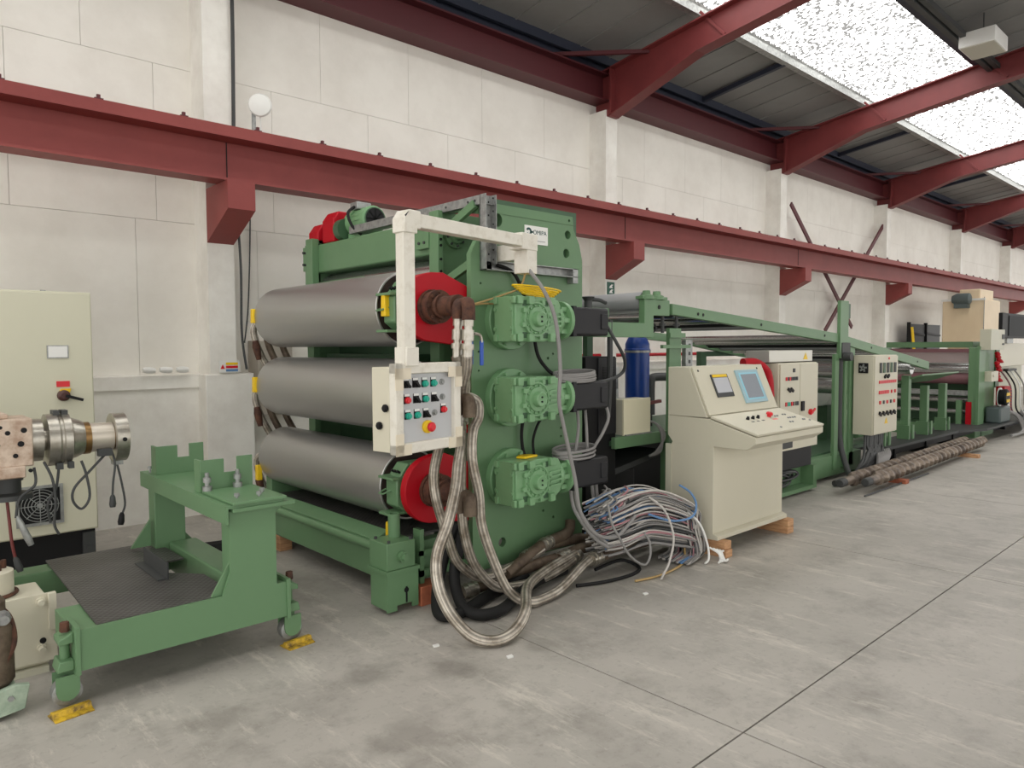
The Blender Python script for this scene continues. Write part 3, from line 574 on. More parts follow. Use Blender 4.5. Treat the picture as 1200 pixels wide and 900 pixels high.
# ---------------- hoses ----------------
HG = 'heavy hoses hanging from the calender rolls'
def hose(label, pts, r, m, ends=()):
    t = thing('braided_hose' if m == 'braid' else ('rubber_hose' if m == 'rubber' else 'stained_hose'), label, 'hose', pts[0], HG)
    MB().tube(pts, r, 14, 7).build('hose_wall', m, t)
    for i in ends:
        a = Vector(pts[i]); b = Vector(pts[i+1] if i+1 < len(pts) and i >= 0 else pts[i-1]); d = (b-a).normalized()
        MB().lathe(a-d*.0, a+d*.10, [(0,r+.006),(.03,r+.006),(.03,r+.011),(.05,r+.011),(.05,r+.005),(.08,r+.005),(.08,r+.009),(.1,r+.009)],16).build('coupling', 'steel' if m != 'rubber' else 'rust', t)
    return t
hose('braided steel hose making the outermost big loop down onto the floor',[(2.62,3.32,1.16),(2.6,3.27,1.0),(2.52,3.2,.88),(2.47,3.16,.76),(2.37,3.10,.6),(2.27,3.07,.44),(2.24,3.02,.30),(2.26,2.95,.17),(2.31,2.86,.07),(2.37,2.79,.035),(2.45,2.75,.035),(2.56,2.76,.06),(2.68,2.82,.11),(2.92,3.05,.13),(3.25,3.22,.12),(3.6,3.3,.14)],.031,'braid',(0,))
hose('braided steel hose hanging straight from behind the control box and bending right low down',[(2.66,3.34,1.2),(2.61,3.28,1.0),(2.59,3.26,.8),(2.59,3.26,.67),(2.6,3.25,.48),(2.67,3.25,.28),(2.81,3.25,.12),(2.94,3.24,.075),(3.19,3.24,.06),(3.45,3.26,.09),(3.65,3.3,.13)],.029,'braid',(0,-1))
hose('braided steel hose bending out right of the control box, foremost over the side plate',[(2.60,3.34,1.27),(2.68,3.29,1.255),(2.72,3.26,1.22),(2.70,3.23,1.14),(2.64,3.21,1.06),(2.61,3.18,.9),(2.64,3.16,.71),(2.65,3.15,.53),(2.71,3.12,.32),(2.79,3.08,.13),(2.90,3.04,.045),(3.03,3.03,.035),(3.22,3.06,.05),(3.5,3.14,.11),(3.70,3.2,.13)],.029,'braid',(-1,))
hose('braided steel hose crossing behind the others in front of the lowest red guard',[(2.58,3.40,1.06),(2.5,3.36,.94),(2.44,3.32,.82),(2.43,3.29,.7),(2.46,3.28,.58),(2.5,3.28,.47),(2.57,3.3,.32),(2.67,3.32,.22),(2.77,3.33,.155),(2.88,3.34,.13),(3.0,3.35,.14),(3.15,3.36,.16),(3.37,3.38,.2)],.029,'braid',(0,))
hose('short braided hose running down from the top ball valves behind the control box',[(2.545,3.23,1.50),(2.575,3.23,1.42),(2.62,3.25,1.33),(2.64,3.3,1.22),(2.67,3.33,1.1)],.03,'braid',(0,))
hose('second short braided hose under the right top ball valve',[(2.555,3.15,1.50),(2.565,3.17,1.42),(2.58,3.22,1.33),(2.6,3.26,1.22)],.03,'braid',())
hose('rough brown hose rising over the pile to an elbow at the side plate foot',[(3.0,3.33,.12),(3.15,3.36,.16),(3.37,3.39,.22),(3.52,3.41,.235),(3.63,3.42,.245),(3.69,3.43,.27),(3.72,3.45,.32)],.036,'brownpipe',(2,))
hose('black rubber hose curling onto the floor in front of the side plate foot',[(2.74,3.44,.44),(2.68,3.4,.33),(2.63,3.38,.23),(2.59,3.32,.13),(2.55,3.2,.06),(2.57,3.09,.04),(2.66,3.05,.04),(2.78,3.08,.04),(2.95,3.16,.05),(3.2,3.24,.06),(3.5,3.3,.05)],.033,'rubber')
hose('black rubber hose curling on the floor beside the calender front foot',[(2.71,3.48,.46),(2.63,3.46,.33),(2.55,3.42,.2),(2.48,3.36,.1),(2.42,3.26,.04),(2.45,3.18,.04),(2.58,3.2,.04),(2.76,3.27,.04),(2.93,3.32,.04),(3.2,3.36,.06)],.033,'rubber')
for lab, pts in (('stained floor hose ending nearest the camera at the clamped joint',[(3.62,3.17,.12),(4.0,3.2,.12),(4.25,3.22,.11),(4.6,3.24,.09)]),
                 ('stained floor hose, middle of three running under the cable heap',[(3.45,3.30,.13),(3.7,3.33,.15),(4.07,3.34,.12),(4.5,3.34,.09)]),
                 ('stained floor hose running under the cable heap nearest the side plate',[(3.2,3.38,.17),(3.45,3.42,.2),(3.8,3.44,.18),(4.3,3.46,.1)]),
                 ('stained hose lowest in the pile beside the side plate foot',[(2.72,3.42,.05),(2.95,3.4,.07),(3.2,3.36,.11),(3.45,3.33,.13)])):
    hose(lab, pts, .037, 'brownpipe', (0,))
# ================= left side: cabinet, extruder head, trolley =================
ec = thing('electrical_cabinet', 'tall grey-green electrical cabinet with red switch label against the left wall', 'cabinet', (.7,6.1,0))
CAB = mat('grey_green_cabinet',(208,206,184),.45,0,.3,1.2,(201,199,176))
MB().box((.05,5.87,.25),(1.30,6.45,1.95)).build('body', CAB, ec, .006)
MB().box((.06,5.845,.262),(1.29,5.87,1.938)).build('door', CAB, ec, .004)
MB().box((.05,5.90,0),(1.285,6.42,.25)).build('plinth', 'black', ec)
MB().box((1.20,5.88,.03),(1.28,5.90,.23)).box((1.22,5.87,.10),(1.26,5.88,.13)).build('plinth_bracket', 'dark', ec)
MB().cyl((1.05,6.1,1.95),(1.05,6.1,1.97),.018).build('lifting_eye', 'galv', ec)
np_ = MB().box((1.015,5.838,1.485),(1.145,5.845,1.575)).build('nameplate', 'galv', ec)
MB().box((1.023,5.8365,1.492),(1.137,5.8385,1.568)).build('nameplate_print', 'wplain', np_)
MB().box((1.065,5.838,1.285),(1.145,5.845,1.325)).build('warning_label', 'redb', ec)
MB().prism([(1.075,1.24),(1.14,1.24),(1.15,1.272),(1.09,1.272)],'Y',5.825,5.845).build('switch_hood', 'yellow', ec)
sw = MB().lathe((1.105,5.845,1.225),(1.105,5.80,1.225),[(0,.04),(.03,.038),(.045,.022)],20).build('main_switch', mat('brown_switch',(70,34,28),.4), ec)
MB().bar((1.11,5.795,1.225),(1.215,5.79,1.19),.018,.02).build('switch_lever', 'black', sw)
ff = MB()
for a, b in (((.80,5.83,.335),(.82,5.845,.61)),((1.06,5.83,.335),(1.08,5.845,.61)),((.82,5.83,.335),(1.06,5.845,.355)),((.82,5.83,.59),(1.06,5.845,.61))): ff.box(a,b)
ff = ff.build('fan_frame', 'galv', ec)
MB().box((.82,5.84,.355),(1.06,5.8455,.59)).build('fan_opening', 'black', ff)
gr = MB()
for r in (.03,.05,.07,.09,.11): gr.ring((.94,5.838,.472),(.94,5.833,.472),r+.0022,r-.0022,28)
for i in range(8): a=i*pi/4; gr.bar((.94,5.834,.472),(.94+.115*cos(a),5.834,.472+.115*sin(a)),.005,.005)
gr.build('fan_grille', 'galv', ff)
MB().lathe((.94,5.838,.472),(.94,5.828,.472),[(0,.02),(.01,.016)],14).build('fan_hub', 'galv', ff)

ex = thing('extruder_barrel', 'pinkish steel extruder block with stacked steel adapters and a round end flange', 'extruder', (.2,4.6,0))
MB().box((-.45,4.46,.94),(.70,4.74,1.19)).build('barrel_block', 'pink', ex, .008)
MB().box((-.45,4.50,1.19),(.60,4.70,1.215)).build('block_cap', 'pink', ex, .004)
MB().box((-.45,4.44,.885),(.66,4.76,.945)).build('block_foot', 'pink', ex, .006)
h = MB()
for x, z, r in ((.59,1.12,.012),(.66,1.13,.014),(.545,1.06,.012),(.645,1.06,.015),(.50,1.0,.01),(.62,1.0,.012),(.44,1.12,.011),(.36,1.04,.012),(.42,.97,.01),(.56,1.15,.009),(.68,.92,.01),(.49,.915,.014)): h.cyl((x,4.465 if z>.94 else 4.445,z),(x,4.455 if z>.94 else 4.435,z),r,n=10)
h.build('bolt_holes', 'black', ex)
MB().lathe((.70,4.6,1.06),(.80,4.6,1.06),[(0,.115),(.055,.115),(.06,.06),(.1,.06)],28).build('adapter_ring', 'steel', ex)
cl = MB().lathe((.775,4.6,1.055),(.96,4.6,1.055),[(0,.10),(0,.142),(.05,.142),(.06,.135),(.07,.135),(.075,.142),(.11,.142),(.12,.115),(.15,.105),(.18,.09)],32).build('band_clamp', 'steel', ex)
MB().box((.81,4.56,1.19),(.84,4.64,1.215)).box((.85,4.56,1.19),(.88,4.64,1.215)).build('clamp_lugs', 'dark', cl)
MB().box((.81,4.5,.90),(.84,4.55,.935)).box((.86,4.47,.905),(.885,4.52,.94)).build('clamp_terminals', 'dark', cl)
MB().lathe((.955,4.6,1.05),(.985,4.6,1.05),[(0,.09),(.03,.09)],24).build('brass_ring', mat('bronze',(140,110,70),.35,.8), ex)
MB().lathe((.98,4.6,1.05),(1.10,4.6,1.048),[(0,.075),(.0,.082),(.12,.082)],28).build('tube_section', mat('pale_steel',(206,198,184),.4,.5), ex)
MB().lathe((1.09,4.6,1.045),(1.135,4.6,1.045),[(0,.07),(.045,.07)],24).build('brass_ring', mat('bronze',(140,110,70)), ex)
fl = MB().lathe((1.10,4.6,1.042),(1.165,4.6,1.042),[(.01,.07),(0,.10),(0,.138),(.065,.138),(.065,.06)],36).build('end_flange', 'steel', ex)
MB().cyl((1.135,4.462,1.04),(1.135,4.455,1.04),.012,n=10).build('flange_hole', 'black', fl)
MB().box((1.10,4.57,.885),(1.15,4.63,.91)).build('flange_terminal', 'galv', fl)
MB().box((1.01,4.50,.95),(1.08,4.54,.99)).build('tube_terminal', 'dark', ex)
MB().lathe((.60,4.6,.885),(.60,4.6,.76),[(0,.07),(.03,.07),(.03,.06),(.09,.06),(.1,.11),(.125,.115)],28).build('support_foot', 'dark', ex)
MB().box((-.4,4.45,0),(.0,4.75,.885)).build('pedestal', 'mint', ex, .01)
for nm, pts, r, m in (('heater_cable',[(.70,4.47,.93),(.70,4.46,.84),(.63,4.45,.78),(.61,4.45,.68)],.007,'dark'),('heater_cable',[(.75,4.5,.95),(.78,4.47,.86),(.79,4.46,.74),(.78,4.46,.62),(.8,4.46,.56)],.007,'dark'),
  ('heater_cable',[(.82,4.52,.90),(.80,4.5,.80),(.76,4.5,.72),(.77,4.5,.62)],.007,'dark'),('heater_cable',[(1.04,4.52,.95),(.96,4.48,.88),(.88,4.46,.80),(.87,4.46,.73),(.91,4.46,.68),(.95,4.46,.74),(.94,4.47,.86),(.92,4.48,.94)],.007,'dark'),
  ('heater_cable',[(1.085,4.54,.97),(1.09,4.5,.90),(1.075,4.49,.80),(1.07,4.49,.73)],.006,'dark'),('heater_cable',[(1.125,4.6,.885),(1.14,4.58,.78),(1.15,4.56,.66),(1.13,4.55,.60)],.006,'dark'),
  ('red_cable',[(.59,4.58,.78),(.595,4.56,.66),(.60,4.54,.54),(.61,4.53,.46)],.008,mat('dark_red_cable',(110,40,36),.5))):
    MB().tube(pts,r,7).build(nm, m, ex)
for p, q, m in (((1.07,4.49,.73),(1.068,4.488,.66),'dark'),((1.13,4.55,.61),(1.12,4.545,.54),'black'),((.61,4.53,.46),(.63,4.52,.38),'dark'),((.615,4.45,.69),(.67,4.44,.53),'galv')):
    a, b = Vector(p), Vector(q); L = (b-a).length
    MB().lathe(a, b, [(0,.008),(L*.2,.014),(L*.75,.018),(L,.014)],12).build('cable_plug', m, ex)

# die trolley
tr = thing('die_trolley', 'green welded trolley with castors, saddle brackets on a gantry and dark tread floor', 'trolley', (1.2,4.2,0))
T = 'green'
MB().prism([(.69,.165),(1.625,.165),(1.625,.345),(1.575,.345),(1.575,.78),(1.34,.78),(1.34,.46),(1.30,.345),(.67,.345)], 'Y', 3.50, 3.515).build('side_plate', T, tr)
MB().box((.69,3.515,.17),(1.625,3.66,.338)).build('front_beam', T, tr, .004)
MB().box((1.345,3.515,.34),(1.57,3.62,.775)).build('gantry_post', T, tr, .004)
MB().prism([(1.25,.34),(1.345,.34),(1.345,.50)],'Y',3.52,3.535).prism([(1.57,.70),(1.57,.775),(1.64,.775),(1.63,.75)],'Y',3.52,3.60).build('gusset', T, tr)
MB().box((1.326,4.62,.2),(1.50,4.74,.773)).build('gantry_post', T, tr, .004)
MB().prism([(1.2,.36),(1.31,.36),(1.31,.52)],'Y',4.66,4.68).prism([(1.5,.42),(1.6,.30),(1.5,.30)],'Y',4.66,4.68).build('gusset', T, tr)
MB().box((1.40,3.66,.20),(1.56,4.62,.375)).build('cross_beam', T, tr, .01)
MB().box((.67,3.66,.17),(.80,3.90,.335)).build('front_stub', T, tr, .004)
MB().box((.60,4.60,.20),(1.31,4.76,.335)).build('rear_beam', T, tr, .004)
tp = MB().box((1.31,3.46,.775),(1.60,4.84,.79)).box((1.31,3.46,.70),(1.322,4.84,.775)).build('gantry_top', T, tr)
MB().box((1.34,3.44,.792),(1.61,3.86,.806)).build('packing_plate', T, tr, .002)
MB().box((1.34,3.45,.755),(1.66,3.66,.775)).build('top_flange', T, tr, .002)
def saddle(y):
    MB().prism([(1.34,.79),(1.62,.79),(1.62,.965),(1.535,.965),(1.535,.885),(1.465,.885),(1.465,.96),(1.34,.96)],'Y',y,y+.012).build('saddle_bracket', T, tr, .002)
    MB().box((1.34,y+.012,.79),(1.352,y+.09,.96)).build('saddle_side', T, tr)
saddle(3.88); saddle(4.62)
for x, y in ((1.36,3.84),(1.52,3.84)): MB().lathe((x,y,.805),(x,y,.90),[(0,.024),(.025,.024),(.025,.012),(.045,.012),(.045,.02),(.07,.02),(.07,.011),(.095,.011)],12).build('clamp_bolt', 'galv', tr)
for x, y in ((1.40,3.55),(1.55,3.60),(1.50,3.52),(1.34,4.74)): MB().lathe((x,y,.79),(x,y,.832),[(0,.006),(.025,.006),(.025,.014),(.04,.014)],8).build('set_screw', 'galv', tr)
td = MB().prism([(.76,3.52),(1.335,3.52),(1.36,3.60),(1.36,3.92),(1.21,4.1),(1.25,4.30),(1.38,4.3),(1.38,4.60),(1.30,4.80),(.79,4.80)],'Z',.338,.346).build('tread_plate', 'tread', tr, flat=True)
MB().box((1.185,3.95,.348),(1.192,4.36,.435)).box((1.14,3.96,.347),(1.185,4.37,.353)).build('kick_plate', 'dark', tr)
MB().tube([(1.55,5.3,.12),(1.9,5.25,.11),(2.3,5.2,.1)],.05).build('floor_hose','rubber',label='black floor hose behind the trolley against the platform',cat='hose')
def castor(x, s, y, lab):
    """levelling castor bolted to the end of the front beam"""
    MB().box((x-.012*0,y-.01,.15),(x+s*.02,y+.16,.36)).build('end_plate', T, tr, .002)
    MB().prism([(x+s*.02,.335),(x+s*.075,.31),(x+s*.075,.285),(x+s*.02,.29)],'Y',y+.02,y+.13).build('castor_arm', T, tr, .004)
    MB().prism([(x+s*.02,.215),(x+s*.075,.215),(x+s*.085,.17),(x+s*.02,.17)],'Y',y+.02,y+.13).build('castor_arm', T, tr, .004)
    MB().cyl((x+s*.045,y+.075,.21),(x+s*.045,y+.075,.32),.02).build('castor_spindle', T, tr)
    MB().lathe((x+s*.045,y+.06,.335),(x+s*.045,y+.06,.375),[(0,.02),(.04,.018)],6).build('castor_bolt', 'rust', tr)
    for y0 in (.025,.10): MB().prism([(x+s*.045+.045*cos(a), .085+.045*sin(a)) for a in [radians(180+30*i) for i in range(7)]]+[(x+s*.045+.045,.15),(x+s*.045-.045,.15)],'Y',y+y0,y+y0+.01).build('castor_fork', T, tr)
    MB().lathe((x+s*.045,y+.037,.072),(x+s*.045,y+.098,.072),[(0,.05),(.004,.058),(.056,.058),(.06,.05)],24).build('castor_wheel', 'galv', tr)
castor(.69,-1,3.50,'l'); castor(1.625,1,3.50,'r')
for (cx, cy), lab, rot in (((.645,3.485),'yellow worn metal chock under the trolley front castor nearest the beige box',.12),((1.68,3.50),'yellow worn metal chock under the trolley front castor nearest the rolls',.1)):
    mb = MB().prism([(-.05,0),(.05,0),(.05,.005),(.02,.012),(.012,.03),(-.012,.03),(-.02,.012),(-.05,.005)],'X',-.075,.075)
    mb.xf(Matrix.Translation((cx,cy,0)) @ Matrix.Rotation(rot,4,'Z')); mb.build('wheel_chock','chock',None,.002,label=lab,cat='chock',group='yellow chocks under the trolley castors')
# beige gearbox and its motor at the lower left
gb = thing('gear_case', 'beige flat-sided gear case with round cover, left of the green trolley', 'gearbox', (.5,4.15,0))
MB().box((.30,4.05,.03),(.67,4.35,.36)).build('case', 'cream_w', gb, .01)
MB().box((.2,4.03,.05),(.70,4.045,.38)).build('side_plate', 'cream_w', gb, .003)
MB().box((.665,4.015,.2),(.70,4.03,.38)).build('plate_strip', 'cream_w', gb, .003)
MB().box((.2,4.02,.0),(.66,4.36,.03)).build('foot_plate', 'cream', gb)
MB().lathe((.47,4.22,.36),(.47,4.22,.50),[(0,.11),(.01,.09),(.12,.09),(.13,.07)],28).build('top_cover', 'cream_w', gb)
MB().tube([(.47+.10*cos(t),4.22+.10*sin(t),.372) for t in [2*pi*i/14 for i in range(14)]],.009,6,3,closed=True).build('gasket', 'rust', gb)
s = MB()
for i in range(6): a=i*pi/3; s.cyl((.47+.05*cos(a),4.22+.05*sin(a),.49),(.47+.05*cos(a),4.22+.05*sin(a),.53),.012,n=6)
s.build('cover_studs', 'rust', gb)
for z in (.345,.12): MB().lathe((.635,4.03,z),(.635,3.995,z),[(0,.022),(.015,.022),(.015,.016),(.035,.014)],8).build('cap_screw', 'cream_w', gb)
MB().cyl((.64,4.03,.155),(.64,4.026,.155),.014).build('drain_hole', 'black', gb)
bm = thing('brown_pump', 'brown cylindrical pump on a pale green foot at the lower left corner', 'pump', (.42,3.7,0))
MB().lathe((.40,3.72,.12),(.40,3.72,.52),[(0,.07),(.02,.085),(.25,.085),(.3,.06),(.36,.06),(.4,.03)],24).build('pump_body', 'brownpipe', bm)
MB().prism([(.28,.0),(.50,.03),(.52,.13),(.47,.14),(.28,.10)],'Y',3.60,3.63).box((.28,3.63,.03),(.48,3.82,.12)).build('pump_foot', 'mint', bm, .004)
MB().cyl((.45,3.60,.09),(.45,3.59,.09),.012,n=6).build('foot_bolt', 'galv', bm)
MB().tube([(.44,3.66,.22),(.48,3.68,.3),(.47,3.70,.4),(.43,3.72,.46)],.012).build('pump_cable', 'rust', bm)
MB().lathe((.44,3.67,.42),(.44,3.61,.42),[(0,.03),(.03,.03),(.05,.02),(.06,.02)],10).build('pump_port', 'galv', bm)

# ================= operator console =================
cs = thing('operator_console', 'cream operator console with a sloped desk and two screens, on timber blocks', 'console', (5.2,3.0,0))
K = 'cream_w'; xa, xb = 4.65, 5.70
MB().box((xa,2.885,.16),(xb,3.25,.815)).build('cabinet_base', K, cs, .003)
MB().prism([(2.845,.12),(3.25,.12),(3.25,.165),(2.885,.165),(2.845,.15)],'X',xa-.0,xb+.01).build('plinth', K, cs, .002)
MB().prism([(2.62,.812),(2.55,.86),(2.55,.905),(2.93,1.012),(3.285,1.02),(3.285,.87),(3.24,.812)],'X',xa,xb).build('desk_body', K, cs, .003)
MB().prism([(3.285,1.02),(3.285,1.39),(3.10,1.39),(2.94,1.02)],'X',xa,xb).build('upper_body', K, cs, .003)
du = Vector((0,.38,.107)).normalized(); dn = Vector((0,-.107,.38)).normalized()
o = Vector((xa,2.55,.908))
def desk(u, v, w): return o+Vector((1,0,0))*u+du*v+dn*w
def deskbox(u0,v0,u1,v1,w0,w1):
    mb = MB(); return mb.add([desk(u,v,w) for w in (w0,w1) for u,v in ((u0,v0),(u1,v0),(u1,v1),(u0,v1))],[(0,3,2,1),(4,5,6,7),(0,1,5,4),(1,2,6,5),(2,3,7,6),(3,0,4,7)])
lid = deskbox(.008,-.005,1.042,.385,.004,.022).build('desk_lid', K, cs, .003)
su = Vector((0,.16,.37)).normalized(); sn = Vector((0,-.37,.16)).normalized(); so = Vector((xa,2.945,1.03))
def scr(u,v,w): return so+Vector((1,0,0))*u+su*v+sn*w
def scrbox(u0,v0,u1,v1,w0,w1): return MB().add([scr(u,v,w) for w in (w0,w1) for u,v in ((u0,v0),(u1,v0),(u1,v1),(u0,v1))],[(0,3,2,1),(4,5,6,7),(0,1,5,4),(1,2,6,5),(2,3,7,6),(3,0,4,7)])
scrbox(.012,.0,1.038,.388,.004,.02).build('screen_panel', K, cs, .003)
for u in (.06,.93): scrbox(u,.345,u+.014,.36,.02,.023).build('panel_lock', 'black', cs)
b1 = scrbox(.20,.13,.435,.315,.02,.03).build('small_display', 'dark', cs, .002)
scrbox(.215,.163,.42,.285,.03,.032).build('display_screen', 'lcd2', b1); scrbox(.215,.29,.42,.312,.03,.032).build('display_label', 'yellow', b1)
b2 = scrbox(.565,.06,.905,.34,.02,.034).build('touch_display', 'screenframe', cs, .003)
scrbox(.595,.085,.875,.315,.034,.036).build('display_border', mat('cyan_bezel',(150,204,220),.35), b2); scrbox(.615,.10,.855,.30,.036,.037).build('display_screen', 'lcd', b2)
def knob(u, v, m, big=False):
    p = desk(u,v,.022); q = desk(u,v,.046)
    o_ = MB().lathe(p,q,[(0,.014),(.012,.013),(.014,.010),(.024,.010)],14).build('control_knob', m, cs)
    deskbox(u-.018,v-.055,u+.018,v-.040,.022,.0228).build('legend_strip', 'dark', cs)
for u in (.30,.375,.45): knob(u,.25,'black')
e = MB().lathe(desk(.62,.25,.022),desk(.62,.25,.06),[(0,.016),(.015,.016),(.017,.026),(.03,.026),(.038,.018)],16).build('emergency_stop_button','redb',cs)
deskbox(.585,.185,.66,.205,.022,.0228).build('legend_strip', mat('pink_legend',(232,130,120),.5), cs)
for u, v in ((.70,.24),(.735,.24),(.84,.25),(.87,.245),(.80,.18),(.835,.18),(.87,.178),(.905,.178),(.70,.11),(.735,.108),(.93,.12),(.95,.118),(.44,.05),(.985,.09)):
    MB().lathe(desk(u,v,.022),desk(u,v,.03),[(0,.009),(.008,.008)],10).build('small_button','midgrey' if v>.1 else 'galv',cs)
MB().box((4.64,3.25,.03),(4.655,3.3,.8)).build('rear_trunking', 'cream', cs)
bt = [('wood',(4.66,2.79,.06),(4.75,3.25,.118),'pale upper timber block under the console left end'),('wood',(4.66,2.78,0),(4.75,3.25,.058),'pale lower timber block under the console left end'),
      ('wood',(5.64,2.80,.06),(5.74,3.2,.118),'pale upper timber block under the console right end'),('wood',(5.64,2.80,0),(5.74,3.2,.058),'pale lower timber block under the console right end')]
for m, a, b, l in bt: bx('timber_block', a, b, m, None, .004, label=l, cat='block', group='timber blocks under the machines')

# ================= cable heap =================
hp = thing('cable_heap', 'big heap of grey, blue and pink cables on the floor left of the console', 'cables', (4.1,3.05,0))
HC = {'grey_cables':('cable',62),'pale_cables':(mat('pale_cable',(190,186,180),.5),44),'blue_cables':(mat('blue_cable',(96,136,182),.5),14),'pink_cables':(mat('pink_cable',(178,128,134),.5),15),'dark_cables':('dark',22)}
for nm, (m, cnt) in HC.items():
    mb = MB()
    for i in range(cnt):
        a = random.random(); b = random.random(); c = random.random(); top = nm in ('blue_cables','pink_cables','pale_cables')
        z0 = .16+.36*(a**.8) if top else .12+.34*a
        y = 3.0+.26*b
        xe = 4.42+.13*c; pts = [(3.66+.08*c,y+.05,z0*.9+.03),(3.78,y+.03*random.uniform(-1,1),z0+.03),(4.0,y-.03,z0+.05+.03*c),(4.22,y-.05,z0+.04*c),(xe,y-.08,z0*.82-.02),(xe+.07*random.random(),y-.09,z0*.5+.02)]
        if random.random() < .45: pts += [(xe+.02,y-.12,.05),(xe-.10-.2*c,y-.16,.025)]
        pts = [(p[0],p[1],max(p[2],.015)) for p in pts]
        mb.tube(pts, random.choice((.0055,.0065,.008)), 5, 4)
    for i in range(cnt//6):
        cx, cz = random.uniform(3.7,3.95), random.uniform(.38,.55); r = random.uniform(.05,.1)
        mb.tube([(cx+r*cos(t),3.08+.06*sin(t*2)+.02*i,cz+r*.7*sin(t)) for t in [2*pi*k/9 for k in range(9)]],.006,5,3,closed=True)
    mb.build(nm, m, hp, kind='stuff')
lc = 'loose cables hanging out of the heap'
for lab, pts, m in (('grey cable end looping down in front of the heap to a free tip',[(3.59,3.0,.53),(3.6,2.97,.4),(3.64,2.95,.32),(3.73,2.93,.18),(3.87,2.92,.09),(3.95,2.93,.13),(3.97,2.95,.22),(3.95,2.98,.28)],'cable'),
    ('pale cable trailing over the heap to a white plug on the floor',[(4.0,2.98,.52),(4.1,2.92,.42),(4.12,2.86,.25),(4.05,2.84,.1),(3.95,2.82,.03),(3.9,2.80,.015)],mat('pale_cable',(190,186,180))),
    ('brown cable lying flat on the floor under the heap end',[(3.75,2.9,.012),(3.95,2.86,.012),(4.2,2.88,.012),(4.35,2.93,.014),(4.42,2.97,.05),(4.45,3.0,.15)],mat('tan_cable',(176,148,96))),
    ('white cable dropping from the heap end beside the console blocks',[(4.42,2.95,.36),(4.48,2.88,.26),(4.51,2.84,.12),(4.48,2.81,.03),(4.42,2.80,.012)],'wplain'),
    ('blue cable arching over the heap end',[(4.0,2.98,.40),(4.2,2.93,.33),(4.4,2.90,.33),(4.5,2.93,.40),(4.5,2.98,.48),(4.42,3.02,.54)],mat('blue_cable',(96,136,182)))):
    loose('loose_cable', lab, 'cable', pts, .008, m, lc)
mb = MB()
for i in range(5): mb.tube([(4.52+.03*i,2.83-.01*i,.10-.01*i),(4.56+.01*i,2.78,.06),(4.55,2.76-.01*i,.02),(4.50+.03*i,2.74,.012)],.008,6,4)
mb.build('white_cable_ties','wplain',None,label='white tangle of cable ties on the floor by the console block',cat='cable tie',kind='stuff')
loose('black_cable','black cable coiled on the floor under the stained hoses','cable',[(3.4,3.1,.012),(3.6,3.02,.014),(3.85,3.0,.012),(4.0,3.06,.014),(3.95,3.18,.05),(3.7,3.2,.03)],.012,'rubber')

# ================= hydraulic bench behind the heap =================
hb = thing('hydraulic_bench', 'green bench with dark shelves between the calender and the console', 'bench', (4.8,3.8,0))
MB().box((4.42,3.62,.74),(6.6,3.66,.83)).build('front_rail', G, hb, .003)
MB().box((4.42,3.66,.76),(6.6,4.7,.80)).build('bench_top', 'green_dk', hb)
MB().box((5.10,3.62,.0),(5.16,3.68,.74)).build('bench_leg', G, hb); MB().box((4.42,4.6,.0),(4.5,4.68,.76)).build('bench_leg', G, hb)
MB().prism([(4.42,.50),(5.16,.62),(5.16,.66),(4.42,.55)],'Y',3.70,4.5).build('dark_shelf', 'dark', hb)
MB().box((4.2,3.95,.05),(5.1,4.5,.48)).build('dark_cover', 'black', hb, .02)
MB().box((4.2,3.80,.03),(5.14,4.5,.06)).build('lower_shelf', 'dark', hb); MB().box((4.2,4.52,.02),(6.6,4.56,.75)).build('shade_panel', 'black', hb)  # black sheet added behind the shelves, stands in for shade below the bench
bxn = thing('junction_box', 'cream junction box on the bench below the blue accumulator', 'box', (4.6,3.7,.83))
MB().box((4.56,3.66,.835),(4.90,3.80,1.12)).build('box_body', 'cream', bxn, .004); MB().box((4.555,3.64,.832),(4.905,3.66,1.125)).build('box_lid', mat('ivory_lid',(232,226,196),.5), bxn, .004)
MB().box((4.56,3.62,.831),(4.90,3.64,.841)).build('box_flange', 'galv', bxn)
for i in range(4): MB().tube([(4.90,3.70,.93),(4.98,3.64,.90),(5.02+.015*i,3.61,.80),(5.0-.02*i,3.60,.68),(4.9-.02*i,3.60,.645)],.01,6).build('box_cable','cable',bxn)
MB().lathe((4.90,3.7,1.0),(4.96,3.7,1.0),[(0,.02),(.03,.03),(.06,.015)],10).build('cable_gland','black',bxn)
ac = thing('accumulator', 'blue hydraulic accumulator bottle standing behind the bench', 'gas bottle', (5.45,4.2,.8))
MB().lathe((5.45,4.2,.99),(5.45,4.2,1.70),[(0,.05),(.02,.09),(.05,.113),(.5,.113),(.51,.12),(.53,.12),(.54,.113),(.58,.113),(.64,.085),(.665,.05),(.69,.04),(.69,.018),(.74,.018)],32).build('bottle', 'blue', ac)
MB().ring((5.45,4.2,1.49),(5.45,4.2,1.51),.121,.112,28).box((5.56,4.15,1.485),(5.59,4.19,1.515)).build('bottle_clamp','galv',ac)
MB().box((5.35,4.1,.80),(5.55,4.3,.92)).lathe((5.45,4.2,.92),(5.45,4.2,1.0),[(0,.06),(.08,.07)],16).build('valve_block','black',ac)
MB().bar((5.52,4.15,1.01),(5.68,4.1,1.03),.04,.03).build('valve_handle', mat('dark_red_cable',(110,40,36)), ac, .004)
vb = thing('valve_stack', 'small pale valve block stack left of the blue accumulator', 'valve', (5.15,4.3,.8))
MB().box((5.02,4.28,1.02),(5.28,4.45,1.16)).build('valve_body','wplain',vb,.006); MB().box((5.06,4.27,1.16),(5.26,4.43,1.26)).build('valve_coil','galv',vb,.006); MB().box((5.04,4.26,1.26),(5.26,4.44,1.36)).build('valve_coil','wplain',vb,.006)
MB().box((5.0,4.25,.80),(5.3,4.48,1.02)).build('valve_manifold','galv',vb,.004)
